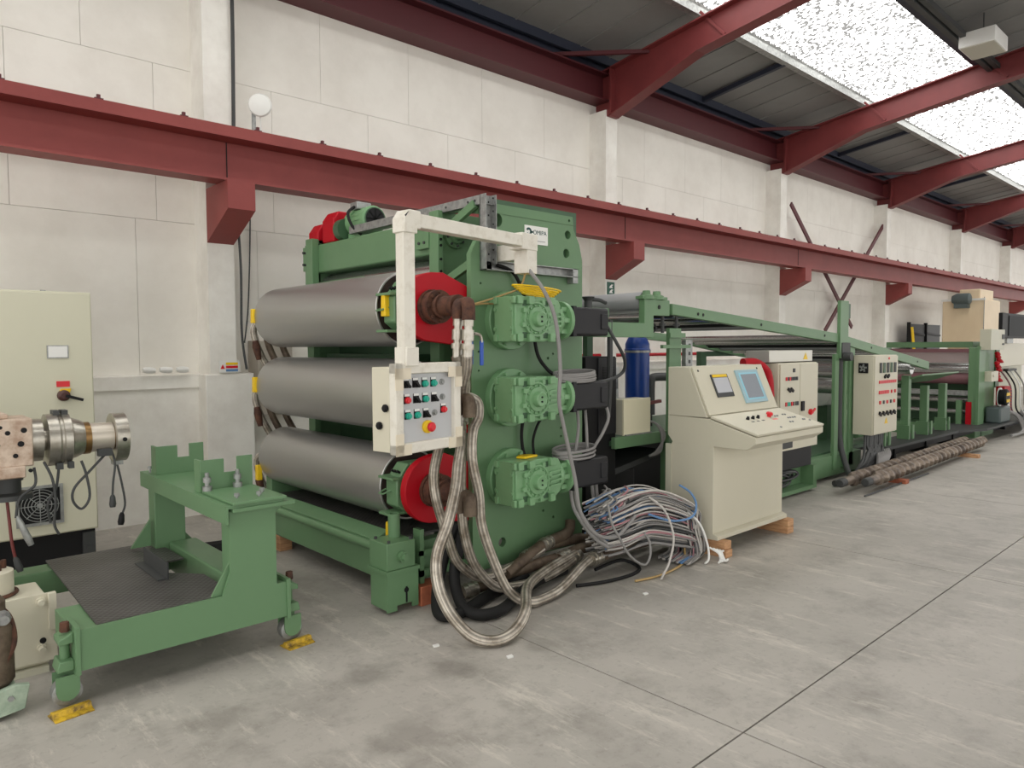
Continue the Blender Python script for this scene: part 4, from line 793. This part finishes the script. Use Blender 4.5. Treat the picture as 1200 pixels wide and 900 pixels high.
for i, (x0, x1, z0, z1, l) in enumerate(((4.14,4.50,.85,1.47,'tall black drive cabinet directly right of the calender side plate'),)):
    dc = thing('drive_cabinet', l, 'cabinet', ((x0+x1)/2,3.9,0))
    MB().box((x0,3.68,.1),(x1,4.1,z1)).build('body','black',dc,.006); MB().box((4.28,3.67,.86),(x1-.005,3.68,1.46)).build('door','motor',dc,.003)
    for k in range(5): MB().box((4.33,3.665,1.38-.02*k),(4.46,3.672,1.388-.02*k)).build('vent_slot','black',dc)
    MB().box((x0,3.70,0),(x1,4.08,.1)).build('plinth','black',dc)
loose('conduit','grey flexible conduit standing behind the middle servo motor','conduit',[(4.33,3.62,1.0),(4.33,3.6,1.3),(4.33,3.6,1.75)],.022,'dark')
bk = thing('bracket_stand', 'galvanised slotted upright with green plates beside the side plate', 'stand', (4.25,4.2,0))
MB().box((4.22,4.2,.0),(4.28,4.26,2.0)).build('upright','galv',bk); MB().box((4.32,4.2,0),(4.36,4.24,2.0)).build('upright','dark',bk)
MB().box((4.44,4.2,1.62),(4.62,4.25,1.80)).build('green_plate','green_dk',bk); MB().box((4.42,4.18,1.45),(4.47,4.24,1.62)).box((4.62,4.22,1.3),(4.66,4.25,1.62)).build('stand_arm','green_dk',bk)
gp = thing('green_upright', 'dark green short upright left of the blue accumulator', 'stand', (5.2,4.6,0))
MB().box((5.2,4.6,0),(5.28,4.66,1.75)).build('upright','green_dk',gp); MB().box((5.15,4.56,0),(5.33,4.7,.02)).build('foot','green_dk',gp)
MB().tube([(6.2,4.6,.83),(6.2,4.6,1.16),(6.25,4.6,1.22),(6.5,4.6,1.22)],.045,12,5).build('grey_pipe','dark',None,label='dark grey bent pipe rising from the bench left of the console',cat='pipe')

# ================= cooling roller line =================
rl = thing('roller_line', 'long green inclined roller frame running from the calender down to the haul-off', 'roller conveyor', (8,4.6,0))
def lz(x): return 1.90-.068*(x-5.18) if x < 8.35 else 1.685-.124*(x-8.35)
for y, g in ((3.58,G),(5.66,G)):
    MB().prism([(5.12,lz(5.12)),(8.35,lz(8.35)),(11.37,lz(11.37)),(11.37,lz(11.37)-.11),(8.35,lz(8.35)-.105),(5.12,lz(5.12)-.09)],'Y',y,y+.06).build('side_rail', g, rl, .004)
    MB().prism([(4.74,1.93),(5.08,1.93),(5.08,1.80),(4.86,1.80),(4.86,1.62),(4.1,1.62),(4.1,1.735),(4.74,1.735)],'Y',y,y+.06).build('head_bracket', g, rl, .004)
    MB().box((5.08,y-.01,1.62),(5.30,y+.02,1.66)).build('bracket_tie', g, rl)
for x in (4.80,4.94): MB().lathe((x,3.61,1.93),(x,3.61,2.0),[(0,.06),(.03,.06),(.04,.035),(.07,.03)],12).build('bearing_cap', G, rl)
MB().box((4.72,3.58,1.93),(5.05,3.66,1.955)).build('bearing_block', G, rl, .003)
MB().box((4.06,3.60,1.77),(4.32,3.70,1.84)).build('bearing_block', G, rl, .003); MB().lathe((4.1,3.62,1.84),(4.1,3.62,1.92),[(0,.03),(.05,.03),(.08,.05)],12).tube([(4.1,3.62,1.9),(4.2,3.6,1.9),(4.28,3.6,1.88)],.015,8).build('adjuster_handle','dark',rl)
bh = MB()
for x in (5.5,5.58,6.6,8.0,9.3,10.9): bh.cyl((x,3.578,lz(x)-.05),(x,3.575,lz(x)-.05),.014,n=10)
bh.cyl((4.93,3.578,1.87),(4.93,3.575,1.87),.018,n=10); bh.build('rail_bolts','black',rl)
def roller(x, z, r, m): return MB().lathe((x,3.62,z),(x,5.68,z),[(0,.015),(.03,.015),(.03,r),(2.0,r),(2.0,.015),(2.06,.015)],24).build('roller', m, rl)
roller(4.83,1.92,.075,mat('pale_roll',(178,180,182),.35,.3))
for x, z, r, m in ((4.90,1.835,.025,'wplain'),(4.80,1.775,.045,'chrome'),(4.95,1.70,.04,'black'),(5.2,1.83,.04,'black'),(5.5,1.83,.04,'chrome'),(5.75,1.82,.035,'black')): roller(x,z,r,m)
for i in range(16):
    x = 5.95+.33*i
    if not 6.8 < x < 8.0: roller(x, lz(x)-.055, .04, ('chrome','black','midgrey','chrome')[i%4])
roller(9.5,1.18,.09,'chrome'); roller(9.15,1.02,.08,'chrome'); roller(9.75,.95,.09,'wplain'); roller(10.9,1.22,.08,'chrome')
MB().box((5.11,3.60,0),(5.28,3.635,1.70)).build('support_post', G, rl, .003)
MB().box((8.82,5.68,0),(8.95,5.76,1.47)).build('support_post', 'green_dk', rl, .003); MB().box((8.95,5.69,1.40),(11.2,5.75,1.47)).build('tie_beam','green_dk',rl)
for x in (5.05,5.25):
    MB().cyl((x,3.63,1.66),(x,3.63,1.80),.014).cyl((x,3.63,1.72),(x,3.63,1.74),.03,n=8).build('jack_screw','dark',rl)
MB().box((4.98,3.57,1.53),(5.38,3.60,1.56)).build('post_clamp', G, rl); MB().box((5.32,3.58,1.30),(5.42,3.62,1.60)).build('slotted_strip','galv',rl)
s = MB()
for k in range(4): s.box((5.36,3.578,1.33+.07*k),(5.39,3.582,1.36+.07*k))
s.build('strip_slots','dark',rl)
# tall mast and second post
MB().box((8.36,3.56,1.40),(8.58,3.60,2.06)).build('mast', G, rl, .004); MB().box((8.29,3.58,.12),(8.39,3.62,1.45)).build('mast_leg', G, rl, .004); MB().box((8.53,3.57,.12),(8.60,3.61,1.45)).build('mast_leg', G, rl, .004); MB().box((8.58,3.57,1.86),(8.65,3.62,2.03)).build('mast_box','green_dk',rl)
MB().box((8.74,3.60,.12),(8.87,3.63,1.63)).build('support_post', G, rl, .004)
MB().box((8.40,3.55,1.38),(8.62,3.60,1.58)).build('mast_clamp','dark',rl, .006); MB().cyl((8.44,3.54,1.42),(8.44,3.46,1.42),.05,n=12).build('mast_roller','dark',rl)
MB().tube([(8.46,3.60,1.4),(8.46,3.60,1.0),(8.46,3.60,.6),(8.46,3.57,.35),(8.40,3.48,.15),(8.2,3.36,.05),(7.9,3.40,.04)],.032,10).build('mast_conduit','dark',rl)
MB().box((6.1,3.60,.05),(9.1,3.72,.28)).build('base_channel', G, rl, .004); MB().box((6.1,5.6,.05),(11,5.7,.25)).build('base_channel', 'green_dk', rl)
for x in (6.1,7.55,9.0): MB().box((x,3.62,0),(x+.12,3.7,.06)).build('base_foot', G, rl)
MB().box((8.0,3.72,.26),(10.4,5.6,.30)).build('base_deck','green_dk',rl)
for x in (7.6,8.0,9.4,10.2,11): MB().box((x,5.0,.3),(x+.07,5.07,1.2)).build('inner_post','green_dk',rl)
for z in (.6,.9): MB().box((7.6,4.5,z),(11.2,4.56,z+.07)).build('inner_rail','green_dk',rl)
for z, x0 in ((.62,9.7),(.75,9.75),(.48,9.8),(.38,9.85)):
    MB().tube([(x0-.2,3.9,z),(x0+.35,3.9,z),(x0+.45,3.9,z-.05),(x0+.45,3.9,z-.25),(x0+.55,3.92,z-.3),(x0+1.0,3.95,z-.24)],.045,10,4).build('coolant_pipe', G, rl)
wt = thing('white_drum', 'white plastic drum behind the mast of the roller line', 'drum', (9.8,4.3,.3))
MB().lathe((9.4,4.3,.92),(10.2,4.3,.92),[(0,.1),(.03,.17),(.2,.19),(.6,.19),(.72,.16),(.8,.1)],24).build('drum_body','wplain',wt); MB().box((9.5,4.2,.3),(10.1,4.4,.76)).build('drum_cradle','green_dk',wt)
loose('grey_hose','pale grey hose curving down beside the middle electrical cabinet','hose',[(8.0,3.9,1.06),(7.85,3.85,1.1),(7.72,3.8,1.02),(7.78,3.78,.75),(7.9,3.78,.5),(7.85,3.7,.3)],.035,'cable')
# electrical cabinets of the line
c1 = thing('line_cabinet', 'wide cream control cabinet behind the console with rows of red and green buttons', 'cabinet', (7.1,3.6,.28))
MB().box((6.72,3.455,.5),(7.55,3.75,1.375)).build('body','cream_w',c1,.005)
for a, b in ((6.73,7.135),(7.145,7.54)): MB().box((a,3.437,.62),(b,3.455,1.365)).build('door','cream_w',c1,.003)
tb = MB().box((6.62,3.50,1.385),(7.54,3.75,1.50)).build('top_box', mat('brushed_box',(196,194,184),.3,.4), c1, .004); MB().prism([(7.33,1.405),(7.43,1.405),(7.38,1.475)],'Y',3.497,3.5).build('warning_triangle','yellow',tb)
MB().box((6.72,3.44,.5),(7.55,3.455,.6)).build('lower_panel','cream_w',c1); MB().box((6.45,3.438,.52),(7.0,3.46,.60)).build('vent_recess','dark',c1)
MB().box((6.75,3.50,.28),(7.55,3.75,.5)).build('drive_unit','motor',c1,.004)
for i in range(7): MB().box((6.83+.037*i,3.428,1.20),(6.855+.037*i,3.437,1.235)).build('push_button',('redb','dark','redb','dark','dark','dark','dark')[i],c1)
for i in range(2): MB().bar((6.87+.06*i,3.43,1.12),(6.92+.06*i,3.43,1.09),.02,.025).build('selector_knob','black',c1)
for i, x in enumerate((6.83,6.865,6.90,6.95,6.985,7.04,7.075)): MB().box((x,3.428,.945),(x+.026,3.437,.985)).build('push_button',('redb','turq','turq','redb','dark','dark','dark')[i],c1)
MB().box((7.16,3.42,.88),(7.22,3.437,.98)).build('door_handle','black',c1,.004)
MB().lathe((7.36,3.437,.86),(7.36,3.40,.86),[(0,.03),(.02,.03),(.02,.018),(.037,.018)],12).bar((7.33,3.41,.84),(7.42,3.405,.89),.015,.02).build('main_switch','redb',c1)
MB().box((6.98,3.43,1.28),(7.02,3.437,1.32)).build('lock_plate','dark',c1)
MB().box((6.7,3.46,.03),(7.6,3.60,.07)).box((7.52,3.46,.07),(7.6,3.6,.28)).box((6.68,3.46,.07),(6.76,3.6,.28)).build('cabinet_stand', G, c1)
c = MB()
for i in range(6): c.tube([(6.95+.25*cos(t)+.02*i,3.56+.04*sin(t+i),.16+.05*sin(t)+.01*i) for t in [2*pi*k/9 for k in range(9)]],.012,5,3,closed=True)
c.build('cable_bundle','dark',None,label='coiled dark cables stowed under the middle control cabinet',cat='cables',kind='stuff')
MB().tube([(6.3,3.6,1.385),(6.45,3.55,1.38),(6.58,3.5,1.28),(6.60,3.48,1.05)],.045,12,6).build('red_hose','red',None,label='fat red hose arching down behind the console top',cat='hose')
c2 = thing('hanging_cabinet', 'cream cabinet hung on green posts with rows of red switches and a side fan', 'cabinet', (9.2,3.46,.48))
MB().box((8.80,3.36,.49),(9.52,3.585,1.43)).build('body','cream_w',c2,.005); MB().box((8.81,3.343,.50),(9.51,3.36,1.42)).build('door','cream_w',c2,.003)
fn = MB().box((8.785,3.415,1.22),(8.80,3.525,1.34)).build('side_fan','black',c2,.004)
fb = MB()
for i in range(5): a=2*pi*i/5; fb.bar((8.782,3.47+.01*cos(a),1.28+.012*sin(a)),(8.782,3.47+.042*cos(a+.5),1.28+.046*sin(a+.5)),.006,.02)
fb.build('fan_blades','galv',fn)
for i in range(5): MB().box((8.94+.11*i,3.333,1.22),(9.0+.11*i,3.343,1.34)).build('panel_meter','green_dk' if i%2 else 'dark',c2)
MB().cyl((9.22,3.343,1.39),(9.22,3.335,1.39),.016,n=8).build('pilot_lamp','redb',c2)
for i in range(2): MB().bar((9.08+.09*i,3.335,1.165),(9.13+.09*i,3.335,1.19),.02,.03).build('selector_knob','black',c2)
for i in range(12): MB().box((8.93+.044*i,3.333,1.095),(8.965+.044*i,3.343,1.13)).build('red_switch','redb',c2)
for i, x in enumerate([8.93+.044*k for k in range(7)]+[9.30,9.41]): MB().box((x,3.333,.97),(x+.035,3.343,1.01)).build('red_switch','redb',c2)
for i in range(5): MB().box((8.95+.11*i,3.333,.85),(8.985+.11*i,3.343,.89)).build('push_button','dark' if i%2 else 'redb',c2)
for i in range(5): MB().bar((8.94+.11*i,3.335,.75),(9.0+.11*i,3.335,.72),.02,.035).build('selector_knob','black',c2)
MB().prism([(9.12,.61),(9.22,.61),(9.17,.68)],'Y',3.340,3.343).build('warning_triangle','yellow',c2)
MB().box((9.52,3.42,.9),(9.55,3.5,1.02)).build('side_switch','black',c2)
tg = MB()
for i in range(26):
    x = 8.85+random.random()*.55; tg.tube([(x,3.46,.49),(x-.06,3.44,.36),(x-.3*random.random(),3.42,.22),(x-.3-.4*random.random(),3.38,.07),(8.0+random.random()*.6,3.36+.08*random.random(),.03)],.016,5,4)
tg.build('cable_bundle','dark',None,label='tangle of dark cables falling from the hanging cabinet to the floor',cat='cables',kind='stuff')
tg = MB()
for i in range(8): tg.tube([(9.2+.05*i,3.45,.25),(9.0+.05*i,3.36,.2),(8.8+.03*i,3.3,.1),(8.5+.05*i,3.27,.03)],.02,6,4)
tg.build('cable_bundle','cable',None,label='pale grey cables lying on the floor below the hanging cabinet',cat='cables',kind='stuff')
for x, y, z1, nm in ((10.05,3.72,1.10,'l'),(11.0,3.75,1.12,''),(11.75,3.75,.95,''),(12.55,3.75,.95,'')):
    p = thing('guard_post', 'green square post on the walkway, %s right of the hanging cabinet' % {10.05:'first',11.0:'second',11.75:'third',12.55:'fourth'}[x], 'post', (x,y,.2), 'posts along the walkway')
    MB().box((x-.05,y-.05,.2),(x+.05,y+.05,z1)).build('upright',G,p,.004); MB().box((x-.09,y-.08,.2),(x-.05,y+.08,.42)).box((x+.05,y-.08,.2),(x+.12,y-.06,.42)).build('foot_plate',G,p)
MB().prism([(3.55,1.12),(3.95,.98),(3.95,1.0),(3.55,1.14)],'X',11.0,12.6).build('sheet_tray',G,None,label='green sloped sheet tray held on the walkway posts',cat='tray')
wk = thing('walkway', 'long dark grey metal walkway plate along the foot of the line', 'walkway', (12.5,3.8,0))
MB().prism([(9.6,3.95),(9.9,3.56),(12.6,3.53),(13.2,3.30),(17.5,3.30),(17.5,3.95)],'Z',.19,.225).build('deck','dark',wk,flat=True)
for x in (10.2,11.4,12.6,14,15.5,17): MB().box((x,3.6,0),(x+.06,3.9,.19)).build('deck_leg','black',wk)
MB().box((9.8,3.62,.09),(17.4,3.66,.19)).build('deck_beam','black',wk)
# haul-off
ho = thing('haul_off', 'green haul-off frame with plum and steel rollers at the far end of the line', 'machine', (14,4.5,0))
MB().box((13.7,3.60,.22),(14.75,3.72,1.5)).build('side_frame',G,ho,.005); MB().box((13.7,5.30,.0),(14.75,5.42,1.5)).build('side_frame',G,ho,.005)
MB().box((13.68,3.56,.22),(14.0,3.60,1.52)).build('frame_rib',G,ho); MB().box((13.7,3.6,0),(14.75,5.4,.2)).build('base',G,ho)
def hr(x, z, r, m): MB().lathe((x,3.72,z),(x,5.3,z),[(0,.03),(.02,.03),(.02,r),(1.55,r),(1.55,.03),(1.58,.03)],28).build('roller',m,ho)
hr(13.95,1.12,.11,'chrome'); hr(13.88,.97,.09,'plum'); hr(14.3,1.25,.16,'chrome'); hr(13.85,.62,.05,'chrome'); hr(13.85,.42,.04,'chrome')
MB().box((13.7,3.72,1.42),(13.78,5.3,1.48)).build('top_beam','plum',ho); MB().box((13.85,3.72,1.24),(13.9,5.3,1.42)).build('face_plate',mat('pinkish_steel',(196,178,178),.35,.6),ho); MB().box((14.2,3.8,1.5),(14.7,5.2,1.6)).build('upper_tray',G,ho)
MB().box((13.72,3.72,.70),(13.85,5.3,.78)).build('cross_beam','galv',ho); MB().box((14.3,3.72,.2),(14.4,5.3,.9)).build('back_plate','green_dk',ho)
MB().box((13.66,3.80,.22),(13.72,3.88,.62)).build('frame_rib',G,ho); MB().box((13.68,3.66,.22),(13.7,3.74,.6)).build('red_strip','red',ho)
MB().box((13.75,3.42,1.46),(14.55,3.58,1.80)).build('drive_box','cream',ho,.004); MB().box((14.38,3.41,1.64),(14.5,3.42,1.72)).box((14.4,3.41,1.54),(14.5,3.42,1.57)).build('drive_box_display','dark',ho)
MB().box((14.0,3.46,.93),(14.4,3.58,1.10)).cyl((14.1,3.46,1.03),(14.1,3.45,1.03),.025,n=10).build('terminal_box','cream_w',ho,.004)
v = MB()
for i in range(9): v.lathe((14.45+.05*(i%3),3.52,1.40-.055*i),(14.62+.05*(i%2),3.50,1.38-.055*i),[(0,.02),(.05,.04),(.12,.03),(.17,.015)],8)
v.build('red_valves','red',ho,kind='stuff')
mt = thing('slate_motor', 'slate grey motor with yellow and black end cap on the walkway', 'motor', (14.4,3.45,.22))
MB().lathe((14.35,3.42,.66),(14.35,3.30,.66),[(0,.13),(.1,.14),(.12,.12)],24).build('end_cap','black',mt)
MB().prism([(14.25,.69),(14.45,.69),(14.43,.74),(14.27,.74)],'Y',3.292,3.30).prism([(14.27,.58),(14.43,.58),(14.45,.63),(14.25,.63)],'Y',3.292,3.30).build('cap_label','yellow',mt)
MB().ring((14.4,3.44,.66),(14.4,3.42,.66),.16,.12,24).build('cap_ring','wplain',mt)
MB().box((14.15,3.35,.225),(14.75,3.58,.5)).build('motor_body','slate',mt,.03); MB().box((14.75,3.4,.36),(14.9,3.5,.56)).build('motor_terminal','wplain',mt,.006)
for i in range(3): MB().tube([(14.8+.03*i,3.42,.4),(14.95+.08*i,3.3,.3),(14.9+.1*i,3.2,.09),(14.5+.1*i,3.16,.05),(14.1,3.18,.05)],.02,6,4).build('motor_cable','cable',mt)
cc = thing('control_desk', 'cream far control cabinet with black monitor and red finned unit at the right edge', 'cabinet', (15.8,3.7,0))
MB().box((14.95,3.62,1.15),(17.0,4.1,1.57)).build('body','cream_w',cc,.006); MB().box((14.72,3.58,.8),(14.94,3.7,1.57)).build('green_post','green_dk',cc,.005)
MB().box((15.0,3.7,.2),(17.0,4.1,1.15)).build('lower_body','cream',cc,.005); MB().box((15.0,3.68,0),(17.0,4.12,.2)).build('plinth','black',cc)
fu = MB().box((14.72,3.44,.36),(15.08,3.57,.82)).build('finned_unit','red',cc,.006)
for i in range(8): MB().box((14.76,3.41,.40+.05*i),(15.05,3.44,.418+.05*i)).build('fin','red',fu)
mn = MB().box((14.72,3.5,1.66),(16.42,3.56,2.1)).build('monitor','black',cc,.008); MB().box((15.1,3.488,1.70),(16.3,3.5,2.06)).build('monitor_screen',mat('dark_glass',(26,29,32),.6,spec=.2),mn); MB().box((15.3,3.56,1.57),(15.7,3.7,1.75)).build('monitor_arm','galv',cc)
for i in range(4): MB().tube([(15.3+.3*i,3.66,1.1),(15.35+.3*i,3.5,.8),(15.25+.3*i,3.45,.4),(15.5+.3*i,3.4,.24)],.014,7).build('desk_cable',('plum','rubber','wplain','cable')[i],cc)
MB().box((15.6,3.6,1.06),(16.2,3.68,1.1)).build('tool_rail','dark',cc)
ht = thing('cream_hopper', 'large cream hopper tank with a grey motor on its side, beyond the haul-off', 'tank', (20.9,5.6,0))
MB().box((20.23,5.2,1.5),(21.62,6.1,2.65)).build('tank_body','tank',ht,.02); MB().box((20.3,5.3,2.65),(21.4,5.75,2.90)).build('tank_lid','tank',ht,.02)
MB().box((20.2,5.17,2.62),(20.24,6.12,2.67)).build('tank_rim','wplain',ht); MB().box((20.222,5.19,1.56),(20.235,5.202,2.70)).build('tank_seam','midgrey',ht)
MB().lathe((20.12,5.45,2.66),(20.12,5.85,2.66),[(0,.09),(.03,.14),(.3,.14),(.4,.09)],20).box((20.05,5.5,2.44),(20.23,5.8,2.56)).build('tank_motor','slate',ht)
MB().box((20.4,5.3,1.3),(21.5,6.0,1.5)).build('tank_base','tank',ht)
for x in (20.4,21.35):
    for y in (5.3,5.9): MB().box((x,y,0),(x+.12,y+.12,1.3)).build('tank_leg',G,ht)
for x0, lab in ((19.7,'dark ribbed panel leaning on the far wall, left of two'),(20.9,'dark ribbed panel leaning on the far wall, right of two')):
    r = thing('ribbed_panel', lab, 'panel', (x0+.55,6.7,0), 'dark panels leaning on the far wall')
    MB().box((x0,6.68,0),(x0+1.1,6.72,2.08)).build('panel_sheet','motor',r)
    for k in range(7): MB().bar((x0+.05,6.66,.3+.26*k),(x0+1.05,6.66,.24+.26*k),.02,.05).build('rib','black',r)
    MB().box((x0-.04,6.64,0),(x0,6.72,2.12)).build('panel_edge','black',r)
MB().bar((19.85,6.45,0),(19.75,6.64,2.0),.1,.06).build('yellow_plank','yellow',None,label='yellow plank leaning before the dark ribbed panels',cat='plank')
# ================= extruder screws on the floor =================
def screw(p, q, r, turns, label):
    p, q = Vector(p), Vector(q); mb = MB(); d,u,w = mb.frame(p,q); L = (q-p).length; ns, nr = turns*10, 18; vs = []
    for i in range(ns+1):
        t = i/ns
        for k in range(nr):
            ph = (t*turns - k/nr) % 1; rr = r if ph < .34 else r*.70
            if t < .05: rr = r*.62
            vs.append(p+d*(L*t)+(u*cos(2*pi*k/nr)+w*sin(2*pi*k/nr))*rr)
    mb.add(vs, [(i*nr+k,i*nr+(k+1)%nr,(i+1)*nr+(k+1)%nr,(i+1)*nr+k) for i in range(ns) for k in range(nr)]+[tuple(range(nr-1,-1,-1)),tuple(range(ns*nr,(ns+1)*nr))])
    t = thing('extruder_screw', label, 'screw', p-Vector((0,0,p.z)), 'extruder screws lying on the floor')
    mb.build('screw_flights', mat('used_screw_steel',(150,136,122),.45,.55,1,5,(84,74,68)), t); MB().lathe(p-d*.12,p,[(0,r*.5),(.02,r*.6),(.12,r*.6)],16).build('screw_shank','dark',t)
screw((7.86,3.02,.122),(12.3,3.14,.122),.075,26,'long used extruder screw on the floor, nearer of the two')
screw((7.62,3.18,.122),(12.1,3.31,.122),.075,26,'long used extruder screw on the floor, farther of the two')
for x, c_, l in ((8.62,'woodr','red-brown timber bearer under the extruder screws, near end'),(11.3,'wood','pale timber bearer under the extruder screws, far end')):
    bx('timber_bearer',(x,2.92,0),(x+.1,3.45,.047),c_,None,.003,label=l,cat='block',group='timber bearers under the screws')
loose('steel_rod','thin dark steel rod lying on the floor beside the screws','rod',[(7.6,2.96,.01),(9.5,2.97,.01)],.009,'dark',smooth=False)
# ================= wall and roof fittings =================
an = thing('wifi_antenna', 'round white antenna disc on a short post on the crane beam', 'antenna', (2.75,6.3,3.43))
MB().lathe((2.77,6.28,3.68),(2.74,6.23,3.675),[(0,.06),(.01,.095),(.03,.1),(.045,.09),(.055,.05),(.058,.0)],28).build('disc','wplain',an)
MB().box((2.70,6.29,3.43),(2.73,6.31,3.68)).build('post','galv',an); MB().cyl((2.78,6.3,3.43),(2.77,6.29,3.62),.006).build('antenna_lead','wplain',an)
sg = MB().box((2.50,6.672,1.325),(2.69,6.68,1.435)).build('wall_sign','wplain',None,label='small white safety notice with coloured bands on the left column',cat='sign')
for z, m in ((1.405,'yellow'),(1.375,'redb'),(1.345,mat('blue_cable',(96,136,182)))): MB().box((2.56,6.670,z-.01),(2.67,6.672,z+.012)).build('sign_band',m,sg)
MB().prism([(2.51,1.36),(2.55,1.36),(2.53,1.40)],'Y',6.670,6.672).build('sign_triangle','redb',sg)
s2 = MB().box((7.99,6.692,2.26),(8.15,6.70,2.465)).build('exit_sign',mat('sign_green',(12,82,62),.45),None,label='small dark green escape sign on the second column',cat='sign')
for z in (2.40,2.33): MB().prism([(8.03,z-.02),(8.11,z-.02),(8.09,z+.005),(8.12,z+.03),(8.08,z+.03),(8.05,z+.01)],'Y',6.690,6.692).build('sign_figure','wplain',s2)
lm = thing('high_bay_lamp', 'white box-shaped lamp hanging under the roof at upper right', 'lamp', (11.8,3.15,5.5))
MB().box((-.30,-.22,-.10),(.30,.22,.10)).xf(Matrix.Translation((11.75,3.12,5.72)) @ Matrix.Rotation(.0,4,'Z')).build('housing','wplain',lm,.01)
MB().box((11.47,2.92,5.612),(12.03,3.32,5.62)).build('diffuser',mat('lamp_glass',(196,192,178),.4),lm); MB().cyl((11.75,3.12,5.82),(11.75,3.12,6.16),.008).build('hanger','dark',lm)
for lab, pts, r in (('black cable bundle running down the right side of the left column',[(2.69,6.69,5.4),(2.70,6.68,4.6),(2.69,6.69,3.5)],.018),('thin grey cable hanging on the wall right of the left column',[(2.95,6.97,2.95),(2.93,6.97,2.4),(2.9,6.97,1.9),(2.86,6.97,1.6)],.007),('black cable dropping beside the left column below the crane beam',[(2.70,6.69,2.9),(2.715,6.66,2.3),(2.71,6.66,1.7),(2.74,6.64,1.35)],.012)):
    loose('wall_cable',lab,'cable',pts,r,'dark','cables on the left column')
wb = MB().box((2.90,6.75,.9),(3.25,6.99,1.62)).build('wall_box',mat('taupe_box',(170,162,150),.5),None,.006,label='taupe wall box behind the calender roll ends',cat='box')
rg = MB()
for i in range(3): rg.lathe((1.90+.14*i,6.84,1.36),(2.0+.14*i,6.83,1.355),[(0,.02),(.03,.03),(.07,.03),(.1,.022)],10)
rg.build('rag_roll','wplain',None,label='white roll with dark bands left on the wall ledge',cat='roll')
# pipe clusters at the far roll ends
for z, lab in ((1.79,'uppermost'),(1.245,'middle'),(.685,'lowest')):
    MB().lathe((RX,5.57,z),(RX,5.92,z),[(0,.1),(.08,.1),(.08,.07),(.2,.06),(.35,.05)],18).build('far_union','rust',cal)
    for k, dx in enumerate((-.10,.0,.12)):
        MB().tube([(RX+dx*.3,5.86,z),(RX+dx,5.9,z-.08),(RX+dx+.03,5.88,z-.25),(RX+dx+.10,5.84,z-.42),(RX+dx+.2,5.8,max(z-.6,.06))],.028,9,5).build('far_hose','brownpipe' if k else 'braid',cal)
    MB().lathe((RX-.14,5.78,z-.18),(RX-.11,5.78,z-.34),[(0,.022),(.05,.032),(.1,.028),(.16,.02)],12).build('far_valve','rust',cal)

for x, y, l in ((2.19,2.98,'small white paper scrap on the floor in front of the calender foot'),(2.38,2.62,'tiny white scrap on the floor by the big hose loop'),(3.62,2.72,'small white scrap on the floor in front of the cable heap')):
    MB().prism([(x-.02,y-.01),(x+.015,y-.015),(x+.025,y+.01),(x-.01,y+.015)],'Z',.0,.008).build('paper_scrap','wplain',None,.002,label=l,cat='scrap')
